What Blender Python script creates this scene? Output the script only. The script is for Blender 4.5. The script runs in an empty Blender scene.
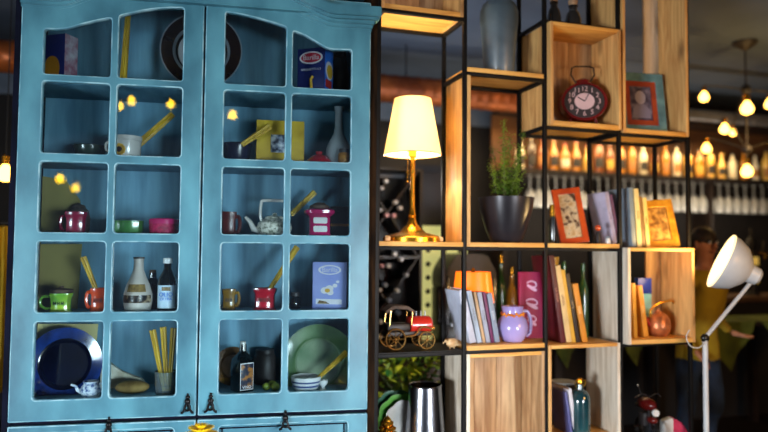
import bpy, bmesh, math, random
import numpy as np
from mathutils import Vector, Matrix
random.seed(7)
PI = math.pi
scene = bpy.context.scene
COL = scene.collection

# ------------------------------------------------------------------ camera (solved from the photograph)
S, Z0, F = 1.2, 1.55, 673.78
PITCH, ROLL, YAW = .0482, .00838, .30736
CAM = np.array([-.86368*S, -2.82102*S, .01365*S+Z0])
_r = np.array([math.cos(YAW), -math.sin(YAW), 0]); W_ = np.array([math.sin(YAW)*math.cos(PITCH), math.cos(YAW)*math.cos(PITCH), math.sin(PITCH)])
_u = np.cross(_r, W_)
R_ = _r*math.cos(ROLL)+_u*math.sin(ROLL); U_ = -_r*math.sin(ROLL)+_u*math.cos(ROLL)
cd = bpy.data.cameras.new('camera'); cam = bpy.data.objects.new('camera', cd); COL.objects.link(cam)
cd.sensor_width = 36; cd.lens = 36*F/768
cam.matrix_world = Matrix(((R_[0], U_[0], -W_[0], CAM[0]), (R_[1], U_[1], -W_[1], CAM[1]), (R_[2], U_[2], -W_[2], CAM[2]), (0, 0, 0, 1)))
scene.camera = cam
cd.dof.use_dof = True; cd.dof.focus_distance = 3.25; cd.dof.aperture_fstop = .72

def ray(x, y): return (x-384)/F*R_-(y-216)/F*U_+W_
def P(x, y, Y):
    """point of the world plane y=Y seen at a pixel of the photograph"""
    d = ray(x, y); return Vector(CAM+d*((Y-CAM[1])/d[1]))
def PZ(x, y, z):
    d = ray(x, y); return Vector(CAM+d*((z-CAM[2])/d[2]))
def PD(x, y, depth): return Vector(CAM+ray(x, y)*depth)
def mpp(p): return float((np.array(p)-CAM)@W_)/F        # metres per pixel at a point
# cabinet frame: its front is turned a little against the shelving
TH = -.11516; CO = np.array([0, -.08*S, 0]); CE = np.array([math.cos(TH), math.sin(TH), 0]); CN = np.array([-math.sin(TH), math.cos(TH), 0])
def K(x, y, d=0.):
    """cabinet-local (s, d, z) of a pixel on the plane d behind the cabinet front"""
    q = ray(x, y); t = (d-(CAM-CO)@CN)/(q@CN); p = CAM+q*t-CO
    return Vector((p@CE, d, p[2]))
def KW(v): return Vector(CO+CE*v[0]+CN*v[1]+np.array([0, 0, v[2]]))

# ------------------------------------------------------------------ colours and materials
def lin(c):
    return tuple(((v/255)/12.92 if v/255 <= .04045 else ((v/255+.055)/1.055)**2.4) for v in c)
def new_mat(name):
    m = bpy.data.materials.new(name); m.use_nodes = True; nt = m.node_tree
    return m, nt, nt.nodes['Principled BSDF'], nt.nodes['Material Output']
def M(name, c, c2=None, rough=.5, metal=0., scale=6., stretch=(1, 1, 1), bump=0., coat=0., emis=None, es=0., lo=.35, hi=.65, detail=4., sss=0., bscale=None, spec=.5):
    m, nt, b, out = new_mat(name); N, L = nt.nodes, nt.links
    c2 = c2 or tuple(v*.82 for v in c)
    tc = N.new('ShaderNodeTexCoord'); mp = N.new('ShaderNodeMapping'); mp.inputs['Scale'].default_value = stretch
    L.new(tc.outputs['Object'], mp.inputs['Vector'])
    nz = N.new('ShaderNodeTexNoise'); nz.inputs['Scale'].default_value = scale; nz.inputs['Detail'].default_value = detail
    L.new(mp.outputs['Vector'], nz.inputs['Vector'])
    cr = N.new('ShaderNodeValToRGB'); cr.color_ramp.elements[0].position = lo; cr.color_ramp.elements[1].position = hi
    cr.color_ramp.elements[0].color = (*lin(c2), 1); cr.color_ramp.elements[1].color = (*lin(c), 1)
    L.new(nz.outputs['Fac'], cr.inputs['Fac']); L.new(cr.outputs['Color'], b.inputs['Base Color'])
    b.inputs['Roughness'].default_value = rough; b.inputs['Metallic'].default_value = metal
    b.inputs['Specular IOR Level'].default_value = spec; b.inputs['Coat Weight'].default_value = coat; b.inputs['Coat Roughness'].default_value = .1
    if sss: b.inputs['Subsurface Weight'].default_value = sss; b.inputs['Subsurface Radius'].default_value = (.02, .01, .005)
    if bump:
        bp = N.new('ShaderNodeBump'); bp.inputs['Strength'].default_value = bump; bp.inputs['Distance'].default_value = .004
        n2 = N.new('ShaderNodeTexNoise'); n2.inputs['Scale'].default_value = bscale or scale*3; L.new(mp.outputs['Vector'], n2.inputs['Vector'])
        L.new(n2.outputs['Fac'], bp.inputs['Height']); L.new(bp.outputs['Normal'], b.inputs['Normal'])
    if emis: b.inputs['Emission Color'].default_value = (*lin(emis), 1); b.inputs['Emission Strength'].default_value = es
    return m
def wood(name, c, c2, knot=(110, 75, 40), axis=2, scale=3.2, rough=.55, knots=True):
    m, nt, b, out = new_mat(name); N, L = nt.nodes, nt.links
    tc = N.new('ShaderNodeTexCoord'); oi = N.new('ShaderNodeObjectInfo'); ad = N.new('ShaderNodeVectorMath'); ad.operation = 'ADD'
    sc = N.new('ShaderNodeVectorMath'); sc.operation = 'SCALE'; sc.inputs['Scale'].default_value = 9.
    cx = N.new('ShaderNodeCombineXYZ')
    for i in range(3): L.new(oi.outputs['Random'], cx.inputs[i])
    L.new(cx.outputs[0], sc.inputs[0]); L.new(tc.outputs['Object'], ad.inputs[0]); L.new(sc.outputs[0], ad.inputs[1])
    mp = N.new('ShaderNodeMapping'); s = [7, 7, 7]; s[axis] = .7; mp.inputs['Scale'].default_value = s; L.new(ad.outputs[0], mp.inputs['Vector'])
    nz = N.new('ShaderNodeTexNoise'); nz.inputs['Scale'].default_value = scale; nz.inputs['Detail'].default_value = 6; nz.inputs['Distortion'].default_value = 1.2; L.new(mp.outputs[0], nz.inputs['Vector'])
    cr = N.new('ShaderNodeValToRGB'); e = cr.color_ramp.elements; e[0].position = .3; e[1].position = .68; e[0].color = (*lin(c2), 1); e[1].color = (*lin(c), 1); L.new(nz.outputs['Fac'], cr.inputs['Fac'])
    last = cr.outputs['Color']
    if knots:
        mk = N.new('ShaderNodeMapping'); k = [6, 6, 6]; k[axis] = 2.6; mk.inputs['Scale'].default_value = k; L.new(ad.outputs[0], mk.inputs['Vector'])
        vo = N.new('ShaderNodeTexVoronoi'); vo.inputs['Scale'].default_value = 1.; L.new(mk.outputs[0], vo.inputs['Vector'])
        kr = N.new('ShaderNodeValToRGB'); kr.color_ramp.elements[0].position = .06; kr.color_ramp.elements[1].position = .24
        kr.color_ramp.elements[0].color = (.85, .85, .85, 1); kr.color_ramp.elements[1].color = (0, 0, 0, 1); L.new(vo.outputs['Distance'], kr.inputs['Fac'])
        mx = N.new('ShaderNodeMixRGB'); L.new(kr.outputs['Color'], mx.inputs['Fac']); L.new(last, mx.inputs[1]); mx.inputs[2].default_value = (*lin(knot), 1); last = mx.outputs[0]
    L.new(last, b.inputs['Base Color']); b.inputs['Roughness'].default_value = rough
    bp = N.new('ShaderNodeBump'); bp.inputs['Strength'].default_value = .25; bp.inputs['Distance'].default_value = .002; L.new(nz.outputs['Fac'], bp.inputs['Height']); L.new(bp.outputs[0], b.inputs['Normal'])
    return m
def glass(name, tint=(235, 245, 250), ior=1.45, gain=1., rough=.02, diff=0., diffc=(255, 255, 255)):
    """thin glass: clear with mirror-like reflection by Fresnel"""
    m, nt, b, out = new_mat(name); N, L = nt.nodes, nt.links; N.remove(b)
    tr = N.new('ShaderNodeBsdfTransparent'); tr.inputs[0].default_value = (*lin(tint), 1)
    gl = N.new('ShaderNodeBsdfGlossy'); gl.inputs['Roughness'].default_value = rough
    nz = N.new('ShaderNodeTexNoise'); nz.inputs['Scale'].default_value = 2.; tc = N.new('ShaderNodeTexCoord'); L.new(tc.outputs['Object'], nz.inputs['Vector'])
    fr = N.new('ShaderNodeFresnel'); fr.inputs[0].default_value = ior
    mu = N.new('ShaderNodeMath'); mu.operation = 'MULTIPLY'; mu.inputs[1].default_value = gain; mu.use_clamp = True; L.new(fr.outputs[0], mu.inputs[0])
    mx = N.new('ShaderNodeMixShader'); L.new(mu.outputs[0], mx.inputs[0]); L.new(tr.outputs[0], mx.inputs[1]); L.new(gl.outputs[0], mx.inputs[2]); last = mx
    if diff:
        df = N.new('ShaderNodeBsdfDiffuse'); cr = N.new('ShaderNodeValToRGB'); cr.color_ramp.elements[0].color = (*[v*.8 for v in lin(diffc)], 1); cr.color_ramp.elements[1].color = (*lin(diffc), 1)
        L.new(nz.outputs['Fac'], cr.inputs[0]); L.new(cr.outputs[0], df.inputs[0])
        m2 = N.new('ShaderNodeMixShader'); m2.inputs[0].default_value = diff; L.new(mx.outputs[0], m2.inputs[1]); L.new(df.outputs[0], m2.inputs[2]); last = m2
    L.new(last.outputs[0], out.inputs['Surface'])
    return m
def glow(name, c, strength):
    m, nt, b, out = new_mat(name); N, L = nt.nodes, nt.links; N.remove(b)
    e = N.new('ShaderNodeEmission'); e.inputs[0].default_value = (*lin(c), 1); e.inputs[1].default_value = strength; L.new(e.outputs[0], out.inputs['Surface'])
    return m

# ------------------------------------------------------------------ mesh building
class MB:
    """collects shapes and links them as ONE mesh object"""
    def __init__(s): s.bm = bmesh.new()
    def _tag(s, faces, mi):
        for f in faces: f.material_index = mi
    def box(s, x0, x1, y0, y1, z0, z1, bev=0., mi=0, mtx=None, seg=2):
        bm = bmesh.new(); bmesh.ops.create_cube(bm, size=1)
        for v in bm.verts: v.co = Vector((x0+(v.co.x+.5)*(x1-x0), y0+(v.co.y+.5)*(y1-y0), z0+(v.co.z+.5)*(z1-z0)))
        if bev: bmesh.ops.bevel(bm, geom=bm.edges[:], offset=min(bev, .45*min(abs(x1-x0), abs(y1-y0), abs(z1-z0))), segments=seg, affect='EDGES', profile=.5)
        return s.merge(bm, mi, mtx)
    def merge(s, bm, mi=0, mtx=None):
        if mtx is not None: bm.transform(mtx)
        for f in bm.faces: f.material_index = mi
        me = bpy.data.meshes.new('t'); bm.to_mesh(me); bm.free(); s.bm.from_mesh(me); bpy.data.meshes.remove(me); return s
    def lathe(s, prof, seg=32, mi=0, mtx=None, mis=None, sq=0.):
        """prof = [(r, z)...]; mis = material per band; sq squares the section off"""
        bm = bmesh.new(); rings = []
        for r, z in prof:
            if r < 1e-6: rings.append([bm.verts.new((0, 0, z))]); continue
            ring = []
            for k in range(seg):
                a = 2*PI*k/seg; c_, s_ = math.cos(a), math.sin(a); q = 1.
                if sq: q = 1+(1/max(abs(c_), abs(s_))-1)*sq
                ring.append(bm.verts.new((r*q*c_, r*q*s_, z)))
            rings.append(ring)
        for i in range(len(rings)-1):
            A, B = rings[i], rings[i+1]; m = mis[i] if mis else mi
            for k in range(seg):
                k2 = (k+1) % seg
                if len(A) == 1 and len(B) == 1: continue
                if len(A) == 1: f = bm.faces.new((A[0], B[k2], B[k]))
                elif len(B) == 1: f = bm.faces.new((A[k], A[k2], B[0]))
                else: f = bm.faces.new((A[k], A[k2], B[k2], B[k]))
                f.material_index = m
        bmesh.ops.recalc_face_normals(bm, faces=bm.faces[:])
        if mtx is not None: bm.transform(mtx)
        me = bpy.data.meshes.new('t'); bm.to_mesh(me); bm.free(); s.bm.from_mesh(me); bpy.data.meshes.remove(me); return s
    def tube(s, pts, r, seg=10, mi=0, closed=False, lobes=0, amp=.18, mtx=None):
        pts = [Vector(p) for p in pts]; n = len(pts); rs = r if isinstance(r, (list, tuple)) else [r]*n
        bm = bmesh.new(); rings = []; up = None
        for i, p in enumerate(pts):
            if closed: t = (pts[(i+1) % n]-pts[i-1])
            else: t = pts[min(i+1, n-1)]-pts[max(i-1, 0)]
            t.normalize()
            if up is None: up = Vector((0, 0, 1)) if abs(t.z) < .9 else Vector((1, 0, 0))
            a = (up-t*up.dot(t)); a.normalize(); b = t.cross(a); up = a
            ring = []
            for k in range(seg):
                g = 2*PI*k/seg; rr = rs[i]*(1+(amp*math.cos(lobes*g) if lobes else 0))
                ring.append(bm.verts.new(p+a*math.cos(g)*rr+b*math.sin(g)*rr))
            rings.append(ring)
        m = n if closed else n-1
        for i in range(m):
            A, B = rings[i], rings[(i+1) % n]
            for k in range(seg): bm.faces.new((A[k], A[(k+1) % seg], B[(k+1) % seg], B[k]))
        if not closed: bm.faces.new(rings[0][::-1]); bm.faces.new(rings[-1])
        bmesh.ops.recalc_face_normals(bm, faces=bm.faces[:])
        return s.merge(bm, mi, mtx)
    def ball(s, c, r, mi=0, seg=16, sc=(1, 1, 1), mtx=None):
        bm = bmesh.new(); bmesh.ops.create_uvsphere(bm, u_segments=seg, v_segments=max(8, seg*2//3), radius=1)
        for v in bm.verts: v.co = Vector((c[0]+v.co.x*r*sc[0], c[1]+v.co.y*r*sc[1], c[2]+v.co.z*r*sc[2]))
        return s.merge(bm, mi, mtx)
    def prism(s, poly, d0, d1, mi=0, plane='xz', bev=0., mtx=None):
        """poly in the x-z (or x-y) plane, pushed out between d0 and d1 along the third axis"""
        bm = bmesh.new()
        f = (lambda p, d: (p[0], d, p[1])) if plane == 'xz' else ((lambda p, d: (p[0], p[1], d)) if plane == 'xy' else (lambda p, d: (d, p[0], p[1])))
        A = [bm.verts.new(f(p, d0)) for p in poly]; B = [bm.verts.new(f(p, d1)) for p in poly]; n = len(poly)
        fa = bm.faces.new(A); fb = bm.faces.new(B[::-1])
        for i in range(n): bm.faces.new((A[i], B[i], B[(i+1) % n], A[(i+1) % n]))
        bmesh.ops.recalc_face_normals(bm, faces=bm.faces[:])
        if bev: bmesh.ops.bevel(bm, geom=[e for e in bm.edges if e.calc_face_angle(0) > .5], offset=bev, segments=2, affect='EDGES')
        return s.merge(bm, mi, mtx)
    def mesh(s, me, mi=0, mtx=None):
        bm = bmesh.new(); bm.from_mesh(me); return s.merge(bm, mi, mtx)
    def build(s, name, mats, parent=None, smooth=35., loc=None):
        me = bpy.data.meshes.new(name); s.bm.to_mesh(me); s.bm.free()
        for m in (mats if isinstance(mats, (list, tuple)) else [mats]): me.materials.append(m)
        if smooth:
            me.polygons.foreach_set('use_smooth', [True]*len(me.polygons)); me.set_sharp_from_angle(angle=math.radians(smooth))
        o = bpy.data.objects.new(name, me); COL.objects.link(o)
        if parent: o.parent = parent
        if loc is not None: o.location = loc
        return o
def tag(o, label=None, cat=None, group=None, kind=None):
    if label: o['label'] = label
    if cat: o['category'] = cat
    if group: o['group'] = group
    if kind: o['kind'] = kind
    return o
def thing(name, label, cat, loc=(0, 0, 0), rz=0., group=None, rx=0., ry=0.):
    o = bpy.data.objects.new(name, None); COL.objects.link(o); o.empty_display_size = .05
    o.location = loc; o.rotation_euler = (rx, ry, rz)
    return tag(o, label, cat, group)
def dup(root, loc, label, rot=None, group=None, scale=None):
    """copy a thing with its parts and sub-parts"""
    def cp(o, par):
        c = o.copy(); COL.objects.link(c)
        if par: c.parent = par
        for ch in o.children: cp(ch, c)
        return c
    r = cp(root, None); r.location = loc; r['label'] = label
    if rot: r.rotation_euler = rot
    if group: r['group'] = group
    if scale: r.scale = scale
    return r
DG = bpy.context.evaluated_depsgraph_get
def to_mesh(data):
    o = bpy.data.objects.new('t', data); COL.objects.link(o); dg = DG(); dg.update()
    me = bpy.data.meshes.new_from_object(o.evaluated_get(dg)); bpy.data.objects.remove(o); return me
def text_mesh(txt, size, ext=.0006, align='CENTER'):
    c = bpy.data.curves.new('t', 'FONT'); c.body = txt; c.size = size; c.extrude = ext; c.align_x = align; c.align_y = 'CENTER'; c.resolution_u = 3
    me = to_mesh(c); bpy.data.curves.remove(c); return me
XZ = Matrix.Rotation(PI/2, 4, 'X')          # text and flat shapes stand up and face -y
def T(x, y, z): return Matrix.Translation((x, y, z))
def rounded(x0, x1, z0, z1, r, n=4):
    out = []
    for cx, cz, a0 in ((x1-r, z1-r, 0), (x0+r, z1-r, PI/2), (x0+r, z0+r, PI), (x1-r, z0+r, 1.5*PI)):
        for k in range(n+1): a = a0+PI/2*k/n; out.append((cx+r*math.cos(a), cz+r*math.sin(a)))
    return out
def round_poly(pts, r, n=4):
    out = []; N = len(pts)
    for i in range(N):
        p0, p, p1 = Vector(pts[i-1]), Vector(pts[i]), Vector(pts[(i+1) % N]); a, b = (p0-p), (p1-p)
        rr = min(r, a.length*.4, b.length*.4); A, B = p+a.normalized()*rr, p+b.normalized()*rr
        for k in range(n+1): t = k/n; q = A*(1-t)**2+p*2*t*(1-t)+B*t*t; out.append((q.x, q.y))
    return out
def ellipse(cx, cz, a, b, n=24): return [(cx+a*math.cos(2*PI*k/n), cz+b*math.sin(2*PI*k/n)) for k in range(n)]
def plate_with_holes(outer, holes, thick, bev, name='sheet'):
    """flat sheet with openings, rounded edges, in x-z, thickness along y centred on 0"""
    c = bpy.data.curves.new(name, 'CURVE'); c.dimensions = '2D'; c.fill_mode = 'BOTH'; c.extrude = thick/2-bev; c.bevel_depth = bev; c.bevel_resolution = 2; c.offset = -bev
    for poly in [outer]+holes:
        sp = c.splines.new('POLY'); sp.points.add(len(poly)-1); sp.use_cyclic_u = True
        for q, p in zip(sp.points, poly): q.co = (p[0], p[1], 0, 1)
    me = to_mesh(c); me.transform(XZ); bpy.data.curves.remove(c); return me

def smooth_path(pts, n=6):
    """Catmull-Rom curve through the points"""
    pts = [Vector(p) for p in pts]; out = []
    for i in range(len(pts)-1):
        a, b, c, d = pts[max(i-1, 0)], pts[i], pts[i+1], pts[min(i+2, len(pts)-1)]
        for k in range(n):
            t = k/n; out.append(.5*((2*b)+(c-a)*t+(2*a-5*b+4*c-d)*t*t+(3*b-a-3*c+d)*t**3))
    return out+[pts[-1]]

# ------------------------------------------------------------------ material library
m_blue = M('painted_blue', (82, 144, 162), (42, 92, 112), rough=.36, scale=4.5, stretch=(1, 1, .55), bump=.15, lo=.32, hi=.72, detail=9)
m_blue_edge = M('worn_blue_edge', (134, 178, 192), (80, 134, 156), rough=.45, scale=14, lo=.4, hi=.6)
m_blue_in = M('inner_blue', (98, 146, 168), (62, 106, 130), rough=.6, scale=2.5, stretch=(5, 1, .6))
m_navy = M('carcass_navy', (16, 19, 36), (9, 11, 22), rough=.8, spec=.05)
m_brown_lit_side = M('carcass_brown_lit', (44, 28, 15), (18, 12, 8), rough=.8, spec=.05, stretch=(8, 8, .8))  # same dark carcass; warm light at the right end is put into the brown
m_iron = M('black_iron', (26, 28, 32), (14, 15, 18), rough=.35, metal=.6, scale=30)
m_pane = glass('cabinet_glass', (238, 246, 248), gain=1.1, rough=.012)
m_glass = glass('clear_glass', (225, 236, 240), gain=2.2, rough=.03, diff=.08)
m_frost = glass('milky_glass', (215, 225, 230), gain=2., rough=.05, diff=.45, diffc=(215, 222, 228))
m_frame = M('shelf_frame_metal', (15, 14, 15), (9, 9, 10), rough=.55, metal=0., scale=20, spec=.2)
m_wood = wood('pale_pine', (230, 184, 116), (184, 130, 72), axis=2)
m_woodx = wood('pale_pine_flat', (240, 186, 100), (204, 140, 62), axis=0, knots=False)
m_woodback = wood('brown_pine_planks', (212, 178, 134), (146, 106, 68), axis=2)
m_woodgrey = wood('grey_washed_pine', (236, 226, 210), (190, 172, 148), axis=2)
m_white = M('white_china', (232, 232, 230), (214, 214, 214), rough=.2, coat=.5)
m_black = M('black_plastic', (20, 20, 22), (12, 12, 14), rough=.4)
m_spag = M('dry_spaghetti', (206, 168, 40), (160, 122, 20), rough=.45, scale=60, stretch=(1, 1, .1))
m_brass = M('aged_brass', (228, 170, 52), (190, 128, 30), rough=.22, metal=.9, scale=10)
m_copper = M('copper', (205, 120, 70), (150, 80, 45), rough=.3, metal=.85, scale=8)
m_paper = M('page_paper', (226, 212, 180), (196, 178, 140), rough=.8, scale=80, stretch=(.1, .1, 6))
m_red_gl = M('red_glaze', (176, 14, 34), (130, 8, 24), rough=.15, coat=.6)
m_dark = M('dark_void', (12, 12, 14), (8, 8, 9), rough=.8)
def flat(name, c, rough=.5, **k): return M(name, c, tuple(v*.9 for v in c), rough=rough, **k)

# ------------------------------------------------------------------ the room
FLOOR, CEIL, BACKY = 0., 3.45, 3.5
XL, XR, YF = -6.5, 7.5, -8.5
m_floor = wood('dark_floor', (44, 30, 20), (26, 18, 12), axis=0, knots=False)
m_ceil = M('grey_ceiling', (98, 112, 132), (84, 98, 118), rough=.9, scale=1.2)
m_bwall = M('dark_bar_wall', (30, 26, 26), (20, 17, 18), rough=.8, scale=3)
m_swall = M('brown_side_wall', (62, 50, 42), (44, 36, 32), rough=.85, scale=2)
def struct(name, mb, mat): return tag(mb.build(name, mat, smooth=None), kind='structure')
struct('floor', MB().box(XL, XR, YF, BACKY+.1, -.1, 0), m_floor)
struct('ceiling', MB().box(XL, XR, YF, BACKY+.1, CEIL, CEIL+.1), m_ceil)
struct('wall_back', MB().box(XL, XR, BACKY, BACKY+.1, 0, CEIL), m_bwall)
struct('wall_left', MB().box(XL-.1, XL, YF, BACKY+.1, 0, CEIL), m_swall)
struct('wall_right', MB().box(XR, XR+.1, YF, BACKY+.1, 0, CEIL), m_swall)

# ------------------------------------------------------------------ glazed cabinet
ZR = [v*S+Z0 for v in (.68567, .37567, .06634, -.243, -.57647)]           # bottoms of the five rows of panes
A_, B_, X0 = .27643*S, .69032*S, -1.35746*S
PW = .297
def kz(*pts): return sum(K(x, y).z for x, y in pts)/len(pts)
ZT = [None, kz((76, 84), (255, 92)), kz((73, 163), (253, 168)), kz((71, 241.5), (251, 243.5)), kz((69, 321), (250, 320))]
DL0, DL1 = X0-.102, X0+A_+PW+.097
DR0, DR1 = DL1+.008, X0+B_+A_+PW+.1
ZDB = kz((100, 418.5), (290, 412)); ZDT = ZR[0]+.46
cab = thing('display_cabinet', 'large blue painted glazed cabinet with arched doors, left of the open shelves', 'cabinet', tuple(CO), TH)
CD, CX0, CX1 = .40, DL0-.032, DR1+.038
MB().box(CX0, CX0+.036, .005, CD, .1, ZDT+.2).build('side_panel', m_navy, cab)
MB().box(CX1-.036, CX1, .005, CD, .1, ZDT+.2).build('side_panel', m_brown_lit_side, cab)
MB().box(CX0+.036, CX1-.036, CD-.02, CD, .1, ZDT+.2).build('back_panel', m_blue_in, cab)
MB().box(CX0+.036, CX1-.036, .04, CD-.02, ZDT+.1, ZDT+.13).build('top_board', m_blue_in, cab)
SHZ = [z-.016 for z in ZR]
for z in SHZ: MB().box(CX0+.036, CX1-.036, .03, CD-.02, z-.018, z, .002).build('shelf_board', m_blue_in, cab)
MB().box(CX0+.03, CX1-.03, .02, CD, 0, .1).build('plinth', m_navy, cab)
m_trim = flat('dark_seam', (30, 34, 52))
def paint_edges(o):
    me = o.data; me.materials.append(m_blue_edge)
    for p in me.polygons:
        n = p.normal
        if max(abs(n.x), abs(n.y), abs(n.z)) < .985 and p.area < .02: p.material_index = 1
swanL = [[(45, 30), (56, 30.5), (68, 29.5), (78, 26.5), (90, 23.5), (102, 20.8), (111.5, 19)], [(120, 17), (130, 14.5), (142, 12), (156, 10), (170, 9), (183.5, 9)]]
swanR = [[(226, 13), (236, 14.5), (248, 17), (260, 20), (274, 24), (286, 28)], [(294, 32), (304, 36), (316, 43), (325, 48.5), (332, 50.5), (350.5, 51)]]
def handle_part(door, s, z):
    mb = MB(); mb.prism(ellipse(0, .012, .011, .016, 14), -.006, 0, plane='xz', bev=.001)
    mb.ball((0, -.012, .022), .0135, sc=(1, .8, 1)); mb.ball((0, -.01, .040), .0095, sc=(1, .8, 1)); mb.ball((0, -.008, .052), .0055)
    for q in (-1, 1): mb.tube(smooth_path([(0, -.014, .018), (q*.010, -.017, .002), (q*.013, -.018, -.014), (q*.021, -.017, -.026), (q*.027, -.014, -.027)]), [.0055]*18+[.006]*6+[.005], 8)
    mb.tube([(-.013, -.017, -.014), (0, -.019, -.019), (.013, -.017, -.014)], .005, 8)
    o = mb.build('drop_handle', m_iron, door); o.location = (s, -.016, z); o.scale = (1.05,)*3
def make_door(name, s0, s1, px0, swan, hs):
    tops = []; holes = []
    for r in range(5):
        for c in range(2):
            a = px0+c*A_; b = a+PW
            if r == 0:
                top = [(min(max(K(x, y).x, a), b), K(x, y).z) for x, y in swan[c]]
                top[0] = (a, top[0][1]); top[-1] = (b, top[-1][1])
                poly = round_poly([(a, ZR[0]), (b, ZR[0])]+top[::-1], .014)
            else: poly = rounded(a, b, ZR[r], ZT[r], .014)
            holes.append(poly)
    outer = rounded(s0, s1, ZDB, ZDT, .006, 2)
    me = plate_with_holes(outer, [h[::-1] for h in holes], .034, .006)
    o = MB().mesh(me).build('door', m_blue, cab, smooth=30); paint_edges(o); o['label'] = name
    for r in range(5):
        for c in range(2):
            a = px0+c*A_; xs = [p[0] for p in holes[r*2+c]]; zs = [p[1] for p in holes[r*2+c]]
            g = MB().prism([(p[0], p[1]) for p in (holes[r*2+c])], .004, .007).build('glass_pane', m_pane, o, smooth=None)
    handle_part(o, hs, ZDB+.05)
    return o
make_door('left arched door with ten panes', DL0, DL1, X0, swanL, K(188, 405).x)
make_door('right arched door with ten panes', DR0, DR1, X0+B_, swanR, K(211, 404).x)
MB().box(DL1-.012, DR0+.012, .01, .03, ZDB, ZDT).build('centre_stop', m_trim, cab)
# drawers and lower body
for nm, a, b, hx in (('left drawer', DL0, DL1, K(110, 425).x), ('right drawer', DR0, DR1, K(285, 422).x)):
    zt = ZDB-.018
    me = plate_with_holes(rounded(a, b, zt-.24, zt, .006, 2), [rounded(a+.1, b-.1, zt-.2, zt-.035, .018)[::-1]], .034, .006)
    o = MB().mesh(me).build('drawer', m_blue, cab, smooth=30); paint_edges(o); o['label'] = nm
    MB().box(a+.09, b-.09, .004, .012, zt-.21, zt-.03).build('drawer_panel', m_blue, o)
    mb = MB(); mb.box(a+.1, b-.1, -.004, .004, zt-.052, zt-.046, .002); mb.box(a+.1, b-.1, -.004, .004, zt-.19, zt-.184, .002); mb.box(a+.112, a+.118, -.004, .004, zt-.19, zt-.046, .002); mb.box(b-.118, b-.112, -.004, .004, zt-.19, zt-.046, .002)
    mb.build('panel_moulding', m_navy, o)
    handle_part(o, hx, zt-.028)
    q = MB().box(a, b, -.017, .017, .1, zt-.25, .006).build('lower_panel', m_blue, cab); paint_edges(q)
MB().box(CX0+.036, CX1-.036, .018, .03, ZDB-.26, ZDB+.02).build('rail_between', m_navy, cab)
MB().box(CX0+.036, CX1-.036, .02, CD-.03, ZDB-.05, ZDB-.03).build('bottom_board', m_blue_in, cab)
# swan-neck cornice in three stepped mouldings
cl = [(22, 8), (45, 10), (60, 11.3), (72, 9.5), (85, 4.5), (100, -.5), (120, -7), (150, -13), (180, -16)]
cr_ = [(230, -11), (245, -6), (260, 0), (280, 8.5), (300, 18), (318, 26), (328, 30), (336, 31.5), (352, 32), (371, 33)]
base = [(K(x, y).x, K(x, y).z) for x, y in cl+cr_]
base[0] = (DL0-.004, base[0][1]); base[-1] = (DR1+.004, base[-1][1])
for up, thick, ex, hgt in ((0., .022, .0, .05), (.016, .032, .004, .05), (.034, .046, .012, .05), (.05, .07, .03, .014), (.064, .085, .04, .05)):
    lo = [(x, z+up) for x, z in base]; lo[0] = (lo[0][0]-ex*.2, lo[0][1]); lo[-1] = (lo[-1][0]+ex, lo[-1][1])
    hi = [(x, z+hgt) for x, z in lo]
    o = MB().prism(lo+hi[::-1], -.017-thick+.02, .0, bev=.004).build('cornice_moulding', m_blue, cab, smooth=30); paint_edges(o)
top_z = [(x, z+.1) for x, z in base]
MB().prism(top_z+[(top_z[-1][0]+.03, 2.75), (top_z[0][0], 2.75)], -.05, .0).build('cornice_board', m_blue, cab)

# ------------------------------------------------------------------ open shelving of black tube and pine boards
Wc, DP = .42*S, .25692*S
ROW = {k: v*S+Z0 for k, v in dict(A=1.10688, B=.85601, C=1.11006, D=.63038, E=.0456, F=-.42501, H=-.43799, G=-.42274).items()}
sh = thing('open_shelving_unit', 'tall open shelving of black square tubes with pine boards, right of the blue cabinet', 'shelf', (0, 0, 0))
PT = .022
for k in range(5):
    for y in (0, DP):
        w = PT if k or y else .03; ox = .027 if not k and y else 0.
        MB().box(k*Wc-w/2+ox, k*Wc+w/2+ox, y-PT/2 if y else 0, y+PT/2 if y else PT, 0, 3.44, .002).build('post', m_frame, sh)
BT = .025
def rails(k, z, front=True):
    """a ring of tubes under a board"""
    a, b = k*Wc+PT/2, (k+1)*Wc-PT/2
    mb = MB().box(a, b, 0, PT, z-.02, z, .0015); mb.build('rail', m_frame, sh)
    MB().box(a, b, DP-PT/2, DP+PT/2, z-.02, z, .0015).build('rail', m_frame, sh)
    for x in (k*Wc+(0 if k else .027), (k+1)*Wc): MB().box(x-PT/2, x+PT/2, PT, DP-PT/2, z-.02, z, .0015).build('side_rail', m_frame, sh)
def board(k, ztop, mat=None, y0=-.004, y1=None, t=BT):
    return MB().box(k*Wc+PT/2+.001, (k+1)*Wc-PT/2-.001, y0, (y1 or DP), ztop-t, ztop, .002).build('shelf_board', mat or m_woodx, sh)
# column 1
rails(0, ROW['A']-BT); rails(0, ROW['E']-BT); board(0, ROW['E'])
zF1 = P(430, 352, .02).z; rails(0, zF1)
MB().box(PT/2, Wc-PT/2, .01, DP, zF1, zF1+.006).build('shelf_board', m_frame, sh)
rails(1, ROW['B']-BT); board(1, ROW['B']); rails(1, ROW['E']-BT)
rails(1, ROW['F']-BT); board(1, ROW['F'])
rails(2, ROW['C']+.0205); rails(2, ROW['D']-BT); rails(2, ROW['E']-BT); board(2, ROW['E'])

zD4 = P(650, 130.5, 0).z; zE4 = P(660, 248, 0).z; zG4 = ROW['G']
rails(3, zD4-BT); rails(3, zG4-BT)

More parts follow.
